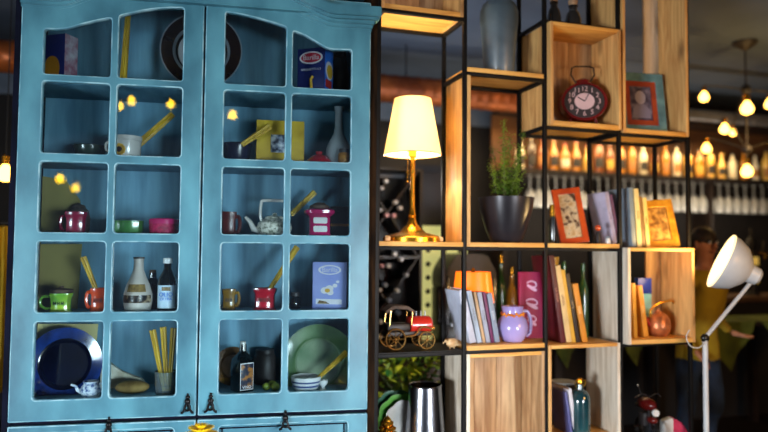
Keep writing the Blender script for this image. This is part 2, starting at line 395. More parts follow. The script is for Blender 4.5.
def crate(label, k, zb, zt, left=True, right=True, top=True, bottom=True, back=None, bt=.6, m_l=None, m_r=None, m_b=None, mtop=None, y0=-.004):
    """pine box fitted in the frame: boards as parts"""
    o = thing('wooden_box', label, 'wooden box', ((k+.5)*Wc, 0, zb))
    h = zt-zb; a = Wc/2-PT/2-.001; tk = .02
    if left: MB().box(-a, -a+tk, y0, DP, 0, h, .0015).build('side_board', m_l or m_wood, o)
    if right: MB().box(a-tk, a, y0, DP, 0, h, .0015).build('side_board', m_r or m_wood, o)
    if bottom: MB().box(-a+tk*left, a-tk*right, y0, DP, 0, BT, .0015).build('bottom_board', m_woodx, o)
    if top: MB().box(-a+tk*left, a-tk*right, y0, DP, h-tk, h, .0015).build('top_board', mtop or m_woodx, o)
    if back:
        yb = DP*bt
        for p0, p1 in back:
            x0, x1 = -a+tk*left+(2*a-2*tk)*p0, -a+tk*left+(2*a-2*tk)*p1
            MB().box(x0+.0008, x1-.0008, yb, yb+.015, BT*bottom, h-tk*top, .0015).build('back_plank', m_b or m_woodback, o)
    return o
crate('pine box at the top left of the shelving, above the table lamp', 0, ROW['A']-BT, 3.42, back=[(0, .33), (.33, .66), (.66, 1)], bt=.8)
crate('pine box around the potted plant, under the grey vase', 1, ROW['E']-BT, ROW['B']-BT-.02, right=False, top=False)
crate('pine box holding the red alarm clock', 2, ROW['D']-BT, ROW['C'], back=[(0, .3), (.3, .62), (.62, 1)], bt=.75, y0=-.035)
crate('tall pine box around the teal picture frame at the top right', 3, zD4-BT, 3.44, top=False, back=[(.74, 1)], bt=.72, m_b=m_woodgrey, y0=-.018)
crate('pine box holding the copper kettle and yellow books', 3, zG4-BT, zE4, back=[(.74, 1)], bt=.72, m_l=m_woodgrey, m_b=m_woodback, y0=-.048)
crate('empty pine box in the bottom row with a knotty plank back', 1, ROW['F']-BT-.02-.56, ROW['F']-BT-.02, back=[(0, .3), (.3, .62), (.62, 1)], bt=.72, m_l=m_woodgrey, m_r=m_woodback)
crate('open pine box in the bottom row around the teal bottle', 2, ROW['H']-.56, ROW['H'], m_r=m_woodgrey)

# ------------------------------------------------------------------ things inside the cabinet
def crow(x0, x1, ytop, row, d=.17):
    """base point on a cabinet shelf, width and height (m) of what the photo shows between two columns of pixels"""
    xm = (x0+x1)/2; a = K(xm, ytop, d); p = KW((a.x, d, SHZ[row]+.0005)); m = mpp(p)
    return p, (x1-x0)*m, a.z-SHZ[row]
def lathe_prof(prof, w, h): return [(r*w/2, z*h) for r, z in prof]
GRP_SP = None
def spaghetti(label, p0, p1, r0, r1, lobes=11):
    """sheaf of long dry pasta from p0 (bottom) to p1"""
    p0, p1 = Vector(p0), Vector(p1); o = thing('spaghetti_bundle', label, 'pasta', tuple(p0))
    v = p1-p0; pts = [v*t for t in (0, .25, .5, .75, 1)]; rs = [r0+(r1-r0)*t for t in (0, .2, .45, .72, 1)]
    MB().tube(pts, rs, 44, lobes=lobes, amp=.16).build('sheaf', m_spag, o, smooth=20)
    return o
def KP(x, y, d): return KW(K(x, y, d))
def mug(label, x0, x1, ytop, row, mat, side=-1, d=.17, relief=None, lid=None, name='mug', cat='mug', prof=None, hw=.28):
    """square-shouldered stoneware mug; side: -1 handle to the left, 1 right, 0 none"""
    p, w, h = crow(x0, x1, ytop, row, d); bw = w*(1-hw*.75) if side else w
    o = thing(name, label, cat, tuple(p+Vector(CE)*(-side*(w-bw)/2)), TH)
    pr = prof or [(0, 0), (.95, 0), (1, .04), (.97, .1), (.86, .16), (.84, .3), (.86, .7), (.95, .82), (1, .9), (1, 1), (.88, 1), (.8, .85), (.78, .3), (.6, .12), (0, .1)]
    MB().lathe(lathe_prof(pr, bw, h), 32, sq=.35).build('body', mat, o)
    if side:
        r = bw/2*.86; q = w-bw
        MB().tube(smooth_path([(side*(r-.004), 0, h*.8), (side*(r+q*.7), 0, h*.82), (side*(r+q), 0, h*.62), (side*(r+q*.95), 0, h*.4), (side*(r+q*.5), 0, h*.22), (side*(r-.004), 0, h*.25)]), h*.07, 8).build('handle', mat, o)
    if relief:
        mb = MB(); s = h*.2
        for i, ch in enumerate('HEM'): mb.box(-bw*.22+i*bw*.16, -bw*.22+i*bw*.16+bw*.03, -bw*.45, -bw*.40, h*.42, h*.6); mb.box(-bw*.22+i*bw*.16+bw*.08, -bw*.22+i*bw*.16+bw*.11, -bw*.45, -bw*.40, h*.42, h*.6); mb.box(-bw*.22+i*bw*.16, -bw*.22+i*bw*.16+bw*.11, -bw*.45, -bw*.40, h*.49, h*.53)
        mb.build('relief_band', relief, o)
    if lid:
        MB().lathe([(0, h), (bw*.44, h), (bw*.5, h*1.04), (bw*.48, h*1.16), (bw*.1, h*1.26), (bw*.1, h*1.34), (0, h*1.36)], 28).build('lid', lid, o)
    return o
def bottle(label, x0, x1, ytop, row, prof, mats, bands, d=.17, name='bottle', cat='bottle', parts=None, cap=None, lab=None, loc=None, wh=None, rz=TH, group=None):
    if loc is None: p, w, h = crow(x0, x1, ytop, row, d)
    else: p, (w, h) = Vector(loc), wh
    o = thing(name, label, cat, tuple(p), rz, group)
    MB().lathe(lathe_prof(prof, w, h), 28).build('body', mats, o)
    if cap: z0, z1, r, m = cap; MB().lathe([(0, z0*h), (r*w/2, z0*h), (r*w/2, z1*h-.003), (r*w/2-.003, z1*h), (0, z1*h)], 20).build('cap', m, o)
    if lab:
        z0, z1, span, m, fn = lab; mb = MB(); r = w/2*lab[5] if len(lab) > 5 else w/2*1.015; n = 14
        bm = bmesh.new(); g = [[bm.verts.new((r*math.sin(a), -r*math.cos(a), z)) for a in np.linspace(-span, span, n)] for z in np.linspace(z0*h, z1*h, 6)]
        for i in range(5):
            for k in range(n-1): bm.faces.new((g[i][k], g[i][k+1], g[i+1][k+1], g[i+1][k]))
        mb.merge(bm, 0)
        l = mb.build('label', m, o)
        if fn: fn(l, r, h, z0*h, z1*h)
    return o
def plate_disc(label, xc, yc, rpx, d, mats, rings, lean=.2, name='plate', depth=.12):
    """round plate standing on edge and leaning back; rings=[(r, material index)...]"""
    c = K(xc, yc, d); cw = KW(c); R = rpx*mpp(cw)
    o = thing(name, label, 'plate', tuple(cw), TH)
    prof = [(0, 0), (.56, .0), (.62, .02), (.66, .1), (.72, .13), (.78, .147), (.83, .161), (.88, .175), (.93, .189), (.97, .2), (1, .215), (1, .235), (.97, .225), (.70, .16), (.63, .13), (.58, .05), (0, .04)]
    pr = [(r*R, -z*R*depth/.12*.9) for r, z in prof]
    rot = Matrix.Rotation(PI/2-lean, 4, 'X')
    dk = []
    for i in range(len(pr)-1):
        rm = (prof[i][0]+prof[i+1][0])/2; m = 0
        for rr, mi in rings:
            if rm >= rr: m = mi
        dk.append(m)
    MB().lathe([(r, z*-1) for r, z in pr], 64, mis=dk, mtx=rot).build('dish', mats, o)
    return o, R, rot
def box_thing(name, label, cat, p, w, dd, h, rz, mat, top=None):
    o = thing(name, label, cat, tuple(p), rz)
    return o

# --- row 1
m_pnavy = flat('pasta_box_navy', (24, 36, 104), .35); m_pblue = flat('pasta_box_blue', (40, 120, 230), .35)
m_oval = flat('oval_red', (206, 40, 66), .4); m_white_p = flat('print_white', (236, 232, 236), .5); m_yel_p = flat('print_yellow', (232, 178, 50), .5); m_red_p = flat('print_red', (196, 50, 44), .5)
m_pale_side = M('pale_box_side', (190, 186, 196), (150, 90, 110), scale=18, rough=.6); m_orange_p = flat('print_orange', (196, 128, 30), .5)
# pasta box on the right, front and side both in view
p, w, h = crow(297, 334, 51, 0, .17)
o = thing('pasta_box', 'navy and bright blue pasta box with red oval logo, top right pane', 'box', tuple(p), TH-.5)
fw, sw = w*.80, w*.56
MB().box(-fw/2, fw/2, -sw/2, sw/2, 0, h, .002).build('carton', m_pnavy, o)
mb = MB().prism(ellipse(-.0, h*.8, fw*.42, h*.13, 28), -sw/2-.0012, -sw/2, plane='xz'); mb.build('logo_rim', m_white_p, o)
MB().prism(ellipse(-.0, h*.8, fw*.36, h*.10, 28), -sw/2-.0022, -sw/2-.001, plane='xz').build('logo_oval', m_oval, o)
MB().mesh(text_mesh('Barilla', fw*.24), mtx=T(0, -sw/2-.0026, h*.8)@XZ).build('lettering', m_white_p, o)
MB().mesh(text_mesh('SPAGHETTI N.5', fw*.105), mtx=T(0, -sw/2-.001, h*.56)@XZ).build('lettering', m_white_p, o)
MB().tube([(.0, -sw/2-.002, .01), (.004, -sw/2-.002, h*.2), (.0, -sw/2-.002, h*.36), (.012, -sw/2-.002, h*.42)], fw*.05, 8).build('pasta_picture', m_yel_p, o)
MB().box(fw/2, fw/2+.0012, -sw/2+.001, sw/2-.001, 0.001, h-.001).build('side_print', m_pblue, o)
def sideprint(poly, m, lift): MB().prism([(a, b) for a, b in poly], fw/2+lift-.0006, fw/2+lift+.0006, plane='yz').build('side_picture', m, o)
sideprint(ellipse(0, h*.56, sw*.44, h*.19), m_white_p, .002); sideprint(ellipse(sw*.05, h*.54, sw*.34, h*.14), m_yel_p, .003)
sideprint([(-sw*.42, h*.2), (sw*.3, h*.2), (sw*.3, h*.36), (-sw*.42, h*.36)], m_red_p, .002); sideprint(ellipse(-sw*.05, h*.06, sw*.36, h*.055), m_white_p, .002)
# dark jar behind it
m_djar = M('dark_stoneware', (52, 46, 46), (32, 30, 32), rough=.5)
p, w, h = crow(331, 349, 50, 0, .28)
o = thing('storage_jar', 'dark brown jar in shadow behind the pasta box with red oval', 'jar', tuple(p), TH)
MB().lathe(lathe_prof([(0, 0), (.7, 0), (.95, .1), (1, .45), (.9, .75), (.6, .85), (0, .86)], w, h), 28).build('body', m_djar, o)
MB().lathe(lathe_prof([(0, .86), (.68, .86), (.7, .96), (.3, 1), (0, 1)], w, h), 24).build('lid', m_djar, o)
# navy box at left with orange round print
p, w, h = crow(44, 78, 37, 0, .16)
o = thing('pasta_box', 'navy pasta box with orange round print and pale spine, top left pane', 'box', tuple(p), TH-.5)
fw, sw = w*.78, w*.5
MB().box(-fw/2, fw/2, -sw/2, sw/2, 0, h, .002).build('carton', m_pnavy, o)
MB().prism(ellipse(-.01, h*.3, fw*.36, h*.27), -sw/2-.0015, -sw/2).build('round_print', m_orange_p, o)
MB().box(fw/2, fw/2+.0012, -sw/2, sw/2, .001, h-.001).build('pale_spine', m_pale_side, o)
spaghetti('upright sheaf of spaghetti behind the left door, top middle pane', KP(122.5, 88, .2), KP(128, 14, .2), .016, .012, 7)
m_pew = M('pewter', (150, 158, 168), (120, 128, 140), rough=.3); m_pew_d = M('dark_glaze_ring', (50, 30, 30), (34, 26, 30), rough=.25); m_pew_c = M('grey_plate_centre', (214, 212, 218), (196, 196, 204), rough=.35)
plate_disc('large grey plate with dark rings standing behind the middle of both doors', 202, 53, 39.5, .26, [m_pew_c, m_pew_d, m_pew], [(0, 0), (.585, 1), (.66, 2), (.8, 1), (.9, 1), (.94, 2)], .14)
# --- row 2
m_dgreen = M('dark_green_glaze', (30, 46, 36), (20, 30, 26), rough=.2)
p, w, h = crow(74, 106, 146, 1, .2)
o = thing('serving_dish', 'low dark green dish in the second row left pane', 'dish', tuple(p), TH)
MB().lathe(lathe_prof([(0, 0), (.6, 0), (.75, .2), (1, .9), (1, 1), (.92, .95), (.7, .3), (0, .2)], w, h), 36).build('bowl', m_dgreen, o)
m_enam = M('white_enamel', (214, 210, 204), (190, 186, 180), rough=.25, coat=.4)
p, w, h = crow(112, 141, 137, 1, .12)
o = thing('enamel_pot', 'white enamel pot with sunflower picture, second row', 'pot', tuple(p), TH)
MB().lathe(lathe_prof([(0, 0), (.9, 0), (.96, .06), (.98, .8), (1.04, .84), (1.04, 1), (.98, 1), (.94, .8), (.9, .1), (0, .08)], w, h), 36).build('body', m_enam, o)
for s in (-1,): MB().tube(smooth_path([(s*w*.46, 0, h*.75), (s*w*.62, 0, h*.74), (s*w*.66, 0, h*.55), (s*w*.6, 0, h*.42), (s*w*.46, 0, h*.45)]), h*.06, 8).build('handle', m_enam, o)
mb = MB()
for k in range(12): a = 2*PI*k/12; mb.prism(ellipse(-w*.14+math.cos(a)*h*.17, h*.42+math.sin(a)*h*.17, h*.075, h*.075, 8), -w*.485-.001, -w*.45)
mb.prism(ellipse(-w*.14, h*.42, h*.2, h*.2), -w*.485-.001, -w*.45); mb.build('sunflower_petals', m_yel_p, o)
MB().prism(ellipse(-w*.14, h*.42, h*.11, h*.11), -w*.485-.003, -w*.46).build('sunflower_centre', m_pew_d, o)
spaghetti('long diagonal sheaf of spaghetti rising from the enamel pot', KP(131, 151, .17), KP(173, 114, .17), .017, .014, 9)
m_spoonw = wood('spoon_wood', (206, 170, 120), (170, 130, 84), axis=0, knots=False)
p, w, h = crow(158, 181, 152, 1, .12)
o = thing('wooden_spoon', 'wooden spoon lying beside the enamel pot', 'spoon', tuple(p), TH)
MB().tube([(-w*.5, 0, .012), (w*.15, 0, .012)], [.006, .007], 10).build('handle', m_spoonw, o)
MB().ball((w*.33, 0, .012), w*.2, sc=(1, .7, .35)).build('spoon_bowl', m_spoonw, o)
m_yframe = M('yellow_painted_wood', (214, 178, 44), (176, 140, 26), rough=.45, scale=9)
def photo_mat(name, cs, scale=14, seedv=0.):
    m, nt, b, out = new_mat(name); N, L = nt.nodes, nt.links
    tc = N.new('ShaderNodeTexCoord'); mp = N.new('ShaderNodeMapping'); mp.inputs['Location'].default_value = (seedv, seedv, seedv); nz = N.new('ShaderNodeTexNoise'); nz.inputs['Scale'].default_value = scale; nz.inputs['Detail'].default_value = 3
    cr = N.new('ShaderNodeValToRGB'); e = cr.color_ramp.elements; e[0].position, e[1].position = .36, .62; e[0].color = (*lin(cs[0]), 1); e[1].color = (*lin(cs[-1]), 1)
    if len(cs) > 2: q = e.new(.5); q.color = (*lin(cs[1]), 1)
    L.new(tc.outputs['Object'], mp.inputs[0]); L.new(mp.outputs[0], nz.inputs['Vector']); L.new(nz.outputs['Fac'], cr.inputs[0]); L.new(cr.outputs[0], b.inputs['Base Color']); b.inputs['Roughness'].default_value = .3
    return m
m_bwphoto = photo_mat('grey_photo', [(40, 48, 70), (150, 160, 180), (226, 230, 236)], 30)
def picture_frame(label, p, w, h, rz, lean, mat, border, pm, inner=None, name='picture_frame', thick=.022, figure=None, ib=.1):
    o = thing(name, label, 'picture frame', tuple(p), rz)
    tilt = Matrix.Rotation(-lean, 4, 'X')
    me = plate_with_holes(rounded(-w/2, w/2, 0, h, .004, 2), [[(-w/2+border, border), (-w/2+border, h-border), (w/2-border, h-border), (w/2-border, border)]], thick, .003)
    MB().mesh(me, mtx=tilt).build('frame', mat, o)
    b2 = border
    if inner:
        q = border+ib*w; me = plate_with_holes([(-w/2+border-.003, border-.003), (w/2-border+.003, border-.003), (w/2-border+.003, h-border+.003), (-w/2+border-.003, h-border+.003)], [[(-w/2+q, q), (-w/2+q, h-q), (w/2-q, h-q), (w/2-q, q)]], thick*.7, .001)
        MB().mesh(me, mtx=tilt).build('inner_mount', inner, o); b2 = q
    MB().box(-w/2+b2-.004, w/2-b2+.004, 0, .003, b2-.004, h-b2+.004, mtx=tilt).build('picture', pm, o)
    MB().box(-w/2+.01, w/2-.01, .004, thick*.45, .008, h-.008, mtx=tilt).build('back_board', m_djar, o)
    if figure: figure(o, w, h, tilt)
    return o
def fig_kids(o, w, h, tilt):
    mb = MB(); m2 = MB()
    for x, z, s in ((-.04, .42, 1), (.06, .33, .8)):
        mb.prism(ellipse(x*w*2, z*h+h*.16*s, w*.06*s, h*.06*s, 14), -.0018, -.0008, mtx=tilt); mb.prism([(x*w*2-w*.09*s, h*.3), (x*w*2+w*.09*s, h*.3), (x*w*2+w*.06*s, z*h+h*.1*s), (x*w*2-w*.06*s, z*h+h*.1*s)], -.0016, -.0008, mtx=tilt)
    mb.build('pictured_figure', m_white_p, o)
p, w, h = crow(257, 304.5, 120.5, 1, .14)
picture_frame('yellow wooden picture frame with a small grey photo inside, second row', p, w, h, TH, .06, m_yframe, w*.30, m_bwphoto, figure=None)
spaghetti('short sheaf of spaghetti crossing in front of the yellow frame', KP(242, 145, .09), KP(270, 126, .09), .011, .016, 7)
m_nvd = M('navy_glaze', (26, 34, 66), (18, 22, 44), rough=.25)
p, w, h = crow(222, 252, 144, 1, .26)
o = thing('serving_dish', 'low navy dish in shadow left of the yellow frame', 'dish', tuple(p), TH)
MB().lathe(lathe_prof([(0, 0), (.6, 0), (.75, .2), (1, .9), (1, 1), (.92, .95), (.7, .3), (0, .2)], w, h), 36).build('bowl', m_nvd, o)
p, w, h = crow(304, 334, 152, 1, .13)
o = thing('red_bowl', 'glossy dark red glass bowl turned down, second row right', 'bowl', tuple(p), TH)
MB().lathe(lathe_prof([(0, 0), (1, 0), (1, .12), (.9, .45), (.6, .85), (.3, .97), (0, 1)], w, h*.85), 36).build('bowl', m_red_gl, o)
MB().lathe([(0, h*.8), (w*.1, h*.84), (w*.12, h), (0, h*1.02)], 20).build('foot_ring', m_red_gl, o)
p, w, h = crow(326, 352, 107, 1, .16)
o = thing('glass_carafe', 'milky glass carafe with round belly and long neck, second row right', 'carafe', tuple(p), TH)
MB().lathe(lathe_prof([(0, 0), (.7, 0), (.93, .08), (1, .2), (.93, .34), (.66, .46), (.4, .56), (.3, .68), (.28, .9), (.38, 1), (.34, 1), (.24, .9), (.25, .68), (.35, .56), (.6, .45), (.86, .33), (.92, .2), (.85, .09), (0, .04)], w, h), 36).build('body', m_frost, o)
m_amber = M('amber_dry_fruit', (176, 118, 36), (120, 70, 20), rough=.4, scale=40)
p2, w2, h2 = crow(338, 350, 149, 1, .06)
o = thing('honey_jar', 'small amber jar in front of the glass carafe', 'jar', tuple(p2), TH)
MB().lathe(lathe_prof([(0, 0), (.85, 0), (1, .1), (1, .65), (.8, .78), (0, .78)], w2, h2), 24).build('body', m_amber, o)
MB().lathe(lathe_prof([(0, .78), (.8, .78), (.82, .98), (.7, 1), (0, 1)], w2, h2), 24).build('lid', m_djar, o)
# --- row 3
m_mag = M('magenta_glaze', (150, 14, 60), (110, 8, 40), rough=.2, coat=.5); m_pink = M('hot_pink_glaze', (206, 36, 110), (160, 18, 76), rough=.15, coat=.6)
m_brn = M('brown_cork', (90, 66, 48), (60, 44, 34), rough=.7, scale=30)
mug('magenta stoneware mug with handle on its left, third row left pane', 60, 87, 212, 2, m_mag, -1, .13)
m_pine = M('brown_dried_cone', (84, 70, 60), (48, 40, 36), rough=.8, scale=40, bump=.6)
p, w, h = crow(68, 90, 203, 2, .3)
o = thing('storage_jar', 'round grey-brown lidded jar behind the magenta mug', 'jar', tuple(p), TH)
MB().lathe(lathe_prof([(0, 0), (.7, 0), (.95, .2), (1, .5), (.85, .78), (.6, .84), (0, .85)], w, h), 30).build('body', m_pine, o)
MB().lathe(lathe_prof([(0, .85), (.62, .85), (.5, .93), (.15, .96), (.12, 1), (0, 1)], w, h), 24).build('lid', m_pine, o)
m_grn = M('bottle_green_glaze', (66, 130, 60), (36, 84, 40), rough=.2, coat=.4)
mug('low green stoneware dish with upright sides, third row', 114, 143, 221, 2, m_grn, 0, .13, name='baking_dish', cat='dish', prof=[(0, 0), (.92, 0), (.98, .1), (1, .9), (1.0, 1), (.92, 1), (.9, .2), (0, .15)])
m_magb = M('pink_beaded_glaze', (196, 24, 84), (140, 10, 56), rough=.2, coat=.4, scale=60, bump=.8)
p, w, h = crow(149.5, 179, 219, 2, .13)
o = thing('round_tin', 'round hot pink tin with beaded side, third row', 'tin', tuple(p), TH)
MB().lathe(lathe_prof([(0, 0), (.96, 0), (1, .06), (.97, .12), (.97, .72), (0, .72)], w, h), 40).build('body', m_magb, o)
MB().lathe(lathe_prof([(0, .72), (1, .72), (1.0, .95), (.95, 1), (0, 1)], w, h), 40).build('lid', m_pink, o)
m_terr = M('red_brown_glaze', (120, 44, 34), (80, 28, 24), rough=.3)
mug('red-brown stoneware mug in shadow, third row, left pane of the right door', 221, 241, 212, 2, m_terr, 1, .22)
# flowered teapot
m_flor = photo_mat('flower_print_china', [(120, 126, 110), (206, 202, 186), (228, 224, 210)], 70)
p, w, h = crow(257, 292, 217, 2, .14)
o = thing('teapot', 'grey flowered china teapot with overhead handle and long spout', 'teapot', tuple(p), TH)
MB().lathe(lathe_prof([(0, 0), (.62, 0), (.66, .05), (.94, .3), (1, .5), (.92, .72), (.6, .9), (0, .94)], w, h), 36).build('body', m_flor, o)
MB().lathe(lathe_prof([(0, .9), (.56, .9), (.5, 1.), (.14, 1.08), (.12, 1.16), (0, 1.2)], w, h), 28).build('lid', m_flor, o)
MB().tube([(-w*.4, 0, h*.35), (-w*.58, 0, h*.42), (-w*.68, 0, h*.75), (-w*.82, 0, h*.98)], [h*.2, h*.14, h*.1, h*.07], 14).build('spout', m_enam, o)
mb = MB().tube(smooth_path([(-w*.36, 0, h*.8), (-w*.40, 0, h*1.1), (-w*.38, 0, h*1.62), (-w*.3, 0, h*1.75), (w*.3, 0, h*1.75), (w*.38, 0, h*1.62), (w*.40, 0, h*1.1), (w*.36, 0, h*.8)]), h*.07, 8)
mb.build('handle', m_enam, o)
spaghetti('sheaf of spaghetti leaning behind the pink jar', KP(291, 215, .24), KP(315, 192, .24), .012, .014, 7)
p, w, h = crow(304, 335, 209, 2, .12)
o = thing('lantern_jar', 'shiny pink lantern-shaped jar with white windows and brown lid', 'jar', tuple(p), TH)
MB().lathe(lathe_prof([(0, 0), (.78, 0), (.82, .08), (.7, .2), (.7, .72), (.98, .84), (1, .94), (.8, 1), (0, 1)], w, h), 36, sq=.5).build('body', m_pink, o)
mb = MB()
for z0, z1 in ((.22, .42), (.5, .7)): mb.prism(rounded(-w*.22, w*.22, z0*h, z1*h, .008), -w*.366, -w*.34)
mb.build('window_panel', m_white, o)
MB().lathe(lathe_prof([(0, 1.), (.62, 1.), (.62, 1.1), (.3, 1.2), (0, 1.22)], w, h), 30).build('lid', m_brn, o)
m_dkbox = M('dark_tin', (50, 38, 38), (34, 28, 30), rough=.45)
p, w, h = crow(330, 352, 207, 2, .25)
o = thing('tea_tin', 'dark brown tin with orange stripe behind the pink jar', 'tin', tuple(p), TH)
MB().box(-w/2, w/2, -w*.35, w*.35, 0, h*.85, .004).build('body', m_dkbox, o); MB().box(-w/2-.001, w/2+.001, -w*.35-.001, w*.35+.001, h*.4, h*.47, .001).build('stripe', m_orange_p, o)
MB().box(-w/2-.002, w/2+.002, -w*.37, w*.37, h*.85, h, .004).build('lid', m_dkbox, o)
# --- row 4
m_lime = M('lime_glaze', (176, 212, 56), (104, 160, 52), rough=.2, coat=.5, scale=5, lo=.45, hi=.58); m_orange = M('orange_glaze', (226, 84, 30), (190, 56, 20), rough=.2, coat=.5)
mug('lime and green stoneware mug with brown lid, fourth row left pane', 40, 72, 293, 3, m_lime, -1, .12, relief=m_dgreen, lid=m_brn, hw=.42)
mug('orange stoneware mug holding a pasta sheaf, fourth row', 86, 108, 288, 3, m_orange, -1, .12, relief=m_terr)
spaghetti('sheaf of spaghetti standing in the orange mug', KP(97, 292, .12), KP(83, 257, .12), .010, .013, 7)
m_cream_b = M('cream_stoneware', (206, 198, 188), (184, 174, 164), rough=.3, coat=.3)
p, w, h = crow(125, 153, 258, 3, .14)
o = thing('ceramic_bottle', 'cream ceramic bottle with round belly and dark landscape picture', 'bottle', tuple(p), TH)
BP = [(0, 0), (.8, 0), (.9, .04), (1, .22), (.97, .34), (.8, .5), (.52, .66), (.36, .78), (.33, .94), (.38, 1), (.3, 1), (0, .98)]
MB().lathe(lathe_prof(BP, w, h), 40).build('body', m_cream_b, o)
MB().lathe([(0, h*.985), (w*.19, h*.985), (w*.19, h*1.015), (0, h*1.02)], 20).build('rim', m_dkbox, o)
def wrap(name, parent, poly_r, z0, z1, span, mat, n=14):
    """a thin printed band that follows a round body; poly_r(z) gives the radius"""
    bm = bmesh.new(); zs = np.linspace(z0, z1, 8); g = []
    for z in zs: g.append([bm.verts.new((poly_r(z)*math.sin(a), -poly_r(z)*math.cos(a), z)) for a in np.linspace(-span[1] if isinstance(span, tuple) else -span, span[0] if isinstance(span, tuple) else span, n)])
    for i in range(7):
        for k in range(n-1): bm.faces.new((g[i][k], g[i][k+1], g[i+1][k+1], g[i+1][k]))
    return MB().merge(bm).build(name, mat, parent)
def rad(prof, w, h, lift=.0012):
    zs = [z*h for r, z in prof[1:-1]]; rs = [r*w/2 for r, z in prof[1:-1]]
    return lambda z: float(np.interp(z, zs, rs))+lift
m_scape = photo_mat('dark_landscape_print', [(20, 18, 18), (70, 52, 36), (170, 150, 120)], 40, 3.)
m_goldp = M('gold_print', (150, 120, 60), (96, 74, 40), rough=.4, scale=50)
wrap('landscape_print', o, rad(BP, w, h), h*.18, h*.32, 1.2, m_scape); wrap('gold_print', o, rad(BP, w, h), h*.38, h*.52, .75, m_goldp)
m_dglass = M('dark_green_glass', (16, 26, 28), (8, 12, 14), rough=.08, coat=1.); m_lab_w = M('pale_label', (206, 224, 238), (176, 204, 224), rough=.5, scale=30)
p, w, h = crow(158.5, 177.5, 258, 3, .12)
o = thing('oil_bottle', 'dark glass bottle with white label and white cap, fourth row', 'bottle', tuple(p), TH)
B2 = [(0, 0), (.9, 0), (1, .03), (1, .52), (.92, .62), (.55, .74), (.4, .8), (.38, .92), (.38, .93), (0, .93)]
MB().lathe(lathe_prof(B2, w, h), 32).build('body', m_dglass, o)
MB().lathe([(0, h*.9), (w*.25, h*.9), (w*.25, h*.99), (w*.22, h), (0, h)], 20).build('cap', m_white, o)
wrap('label', o, rad(B2, w, h), h*.08, h*.5, 1.05, m_lab_w)
wrap('label_emblem', o, rad(B2, w, h, .002), h*.4, h*.47, .45, m_goldp); MB().mesh(text_mesh('OLIO', w*.3), mtx=T(0, -w*.53, h*.33)@XZ).build('lettering', m_pblue, o); MB().mesh(text_mesh('EXTRA', w*.2), mtx=T(0, -w*.53, h*.25)@XZ).build('lettering', m_pblue, o)
p, w, h = crow(146, 160, 270, 3, .3)
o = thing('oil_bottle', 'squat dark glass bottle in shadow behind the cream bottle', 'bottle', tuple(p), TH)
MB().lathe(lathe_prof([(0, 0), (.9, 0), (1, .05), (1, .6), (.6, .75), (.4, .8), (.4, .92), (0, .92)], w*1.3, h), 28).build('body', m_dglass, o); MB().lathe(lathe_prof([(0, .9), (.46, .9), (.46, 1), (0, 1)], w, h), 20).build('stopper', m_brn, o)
m_must = M('mustard_glaze', (168, 124, 30), (120, 86, 24), rough=.25, coat=.4)
mug('mustard stoneware mug with handle on its right, fourth row', 222, 240, 289, 3, m_must, 1, .16, relief=m_dkbox)
m_redm = M('red_stoneware', (206, 16, 44), (160, 8, 30), rough=.18, coat=.6)
mug('bright red stoneware mug holding a pasta sheaf, fourth row', 253, 277, 288, 3, m_redm, 0, .13, relief=m_terr)
spaghetti('sheaf of spaghetti leaning right out of the red mug', KP(268, 292, .13), KP(297, 247, .19), .010, .015, 7)
m_lil = M('lilac_card', (156, 168, 226), (130, 142, 206), rough=.4, scale=4); m_lil_d = M('lilac_side', (96, 104, 180), (80, 88, 160), rough=.5)
p, w, h = crow(311.5, 351, 262, 3, .12)
o = thing('biscuit_box', 'lilac blue card box with white oval and food picture', 'box', tuple(p), TH-.28)
fw, sw = w*.86, w*.42
MB().box(-fw/2, fw/2, -sw/2, sw/2, 0, h, .002).build('carton', [m_lil], o)
MB().box(-fw/2-.001, -fw/2, -sw/2+.001, sw/2-.001, .001, h-.001).build('side_print', m_lil_d, o)
MB().prism(ellipse(0, h*.84, fw*.34, h*.10, 28), -sw/2-.0012, -sw/2).build('logo_oval', m_white_p, o)
MB().prism(ellipse(0, h*.84, fw*.28, h*.075, 28), -sw/2-.0018, -sw/2-.001).build('logo_oval', m_lil, o)
MB().mesh(text_mesh('Barilla', fw*.19), mtx=T(0, -sw/2-.002, h*.84)@XZ).build('lettering', m_white_p, o)
mb = MB()
for dx, dz, r in ((-.14, .42, .12), (0, .46, .12), (.02, .38, .1), (.16, .52, .07), (.24, .6, .05)): mb.prism(ellipse(dx*fw, dz*h, r*fw, r*fw*.8, 14), -sw/2-.0015-r*.003, -sw/2)
mb.build('food_picture', m_white_p, o)
MB().prism(ellipse(-.06*fw, .42*h, .08*fw, .06*fw), -sw/2-.003, -sw/2).build('food_picture', m_yel_p, o)
MB().prism([(-fw*.4, h*.14), (fw*.36, h*.14), (fw*.36, h*.24), (-fw*.4, h*.25)], -sw/2-.0012, -sw/2).build('banner_print', m_white_p, o)
MB().prism([(-fw*.36, h*.15), (0, h*.15), (-.02, h*.2), (-fw*.3, h*.22)], -sw/2-.0024, -sw/2).build('banner_picture', m_goldp, o)
p, w, h = crow(289.5, 301, 292, 3, .25)
o = thing('spice_jar', 'small dark jar left of the lilac box', 'jar', tuple(p), TH)
MB().lathe(lathe_prof([(0, 0), (.9, 0), (1, .1), (1, .6), (.7, .75), (0, .76)], w, h), 24).build('body', m_dglass, o); MB().lathe(lathe_prof([(0, .75), (.76, .75), (.76, .98), (0, 1)], w, h), 20).build('lid', m_djar, o)
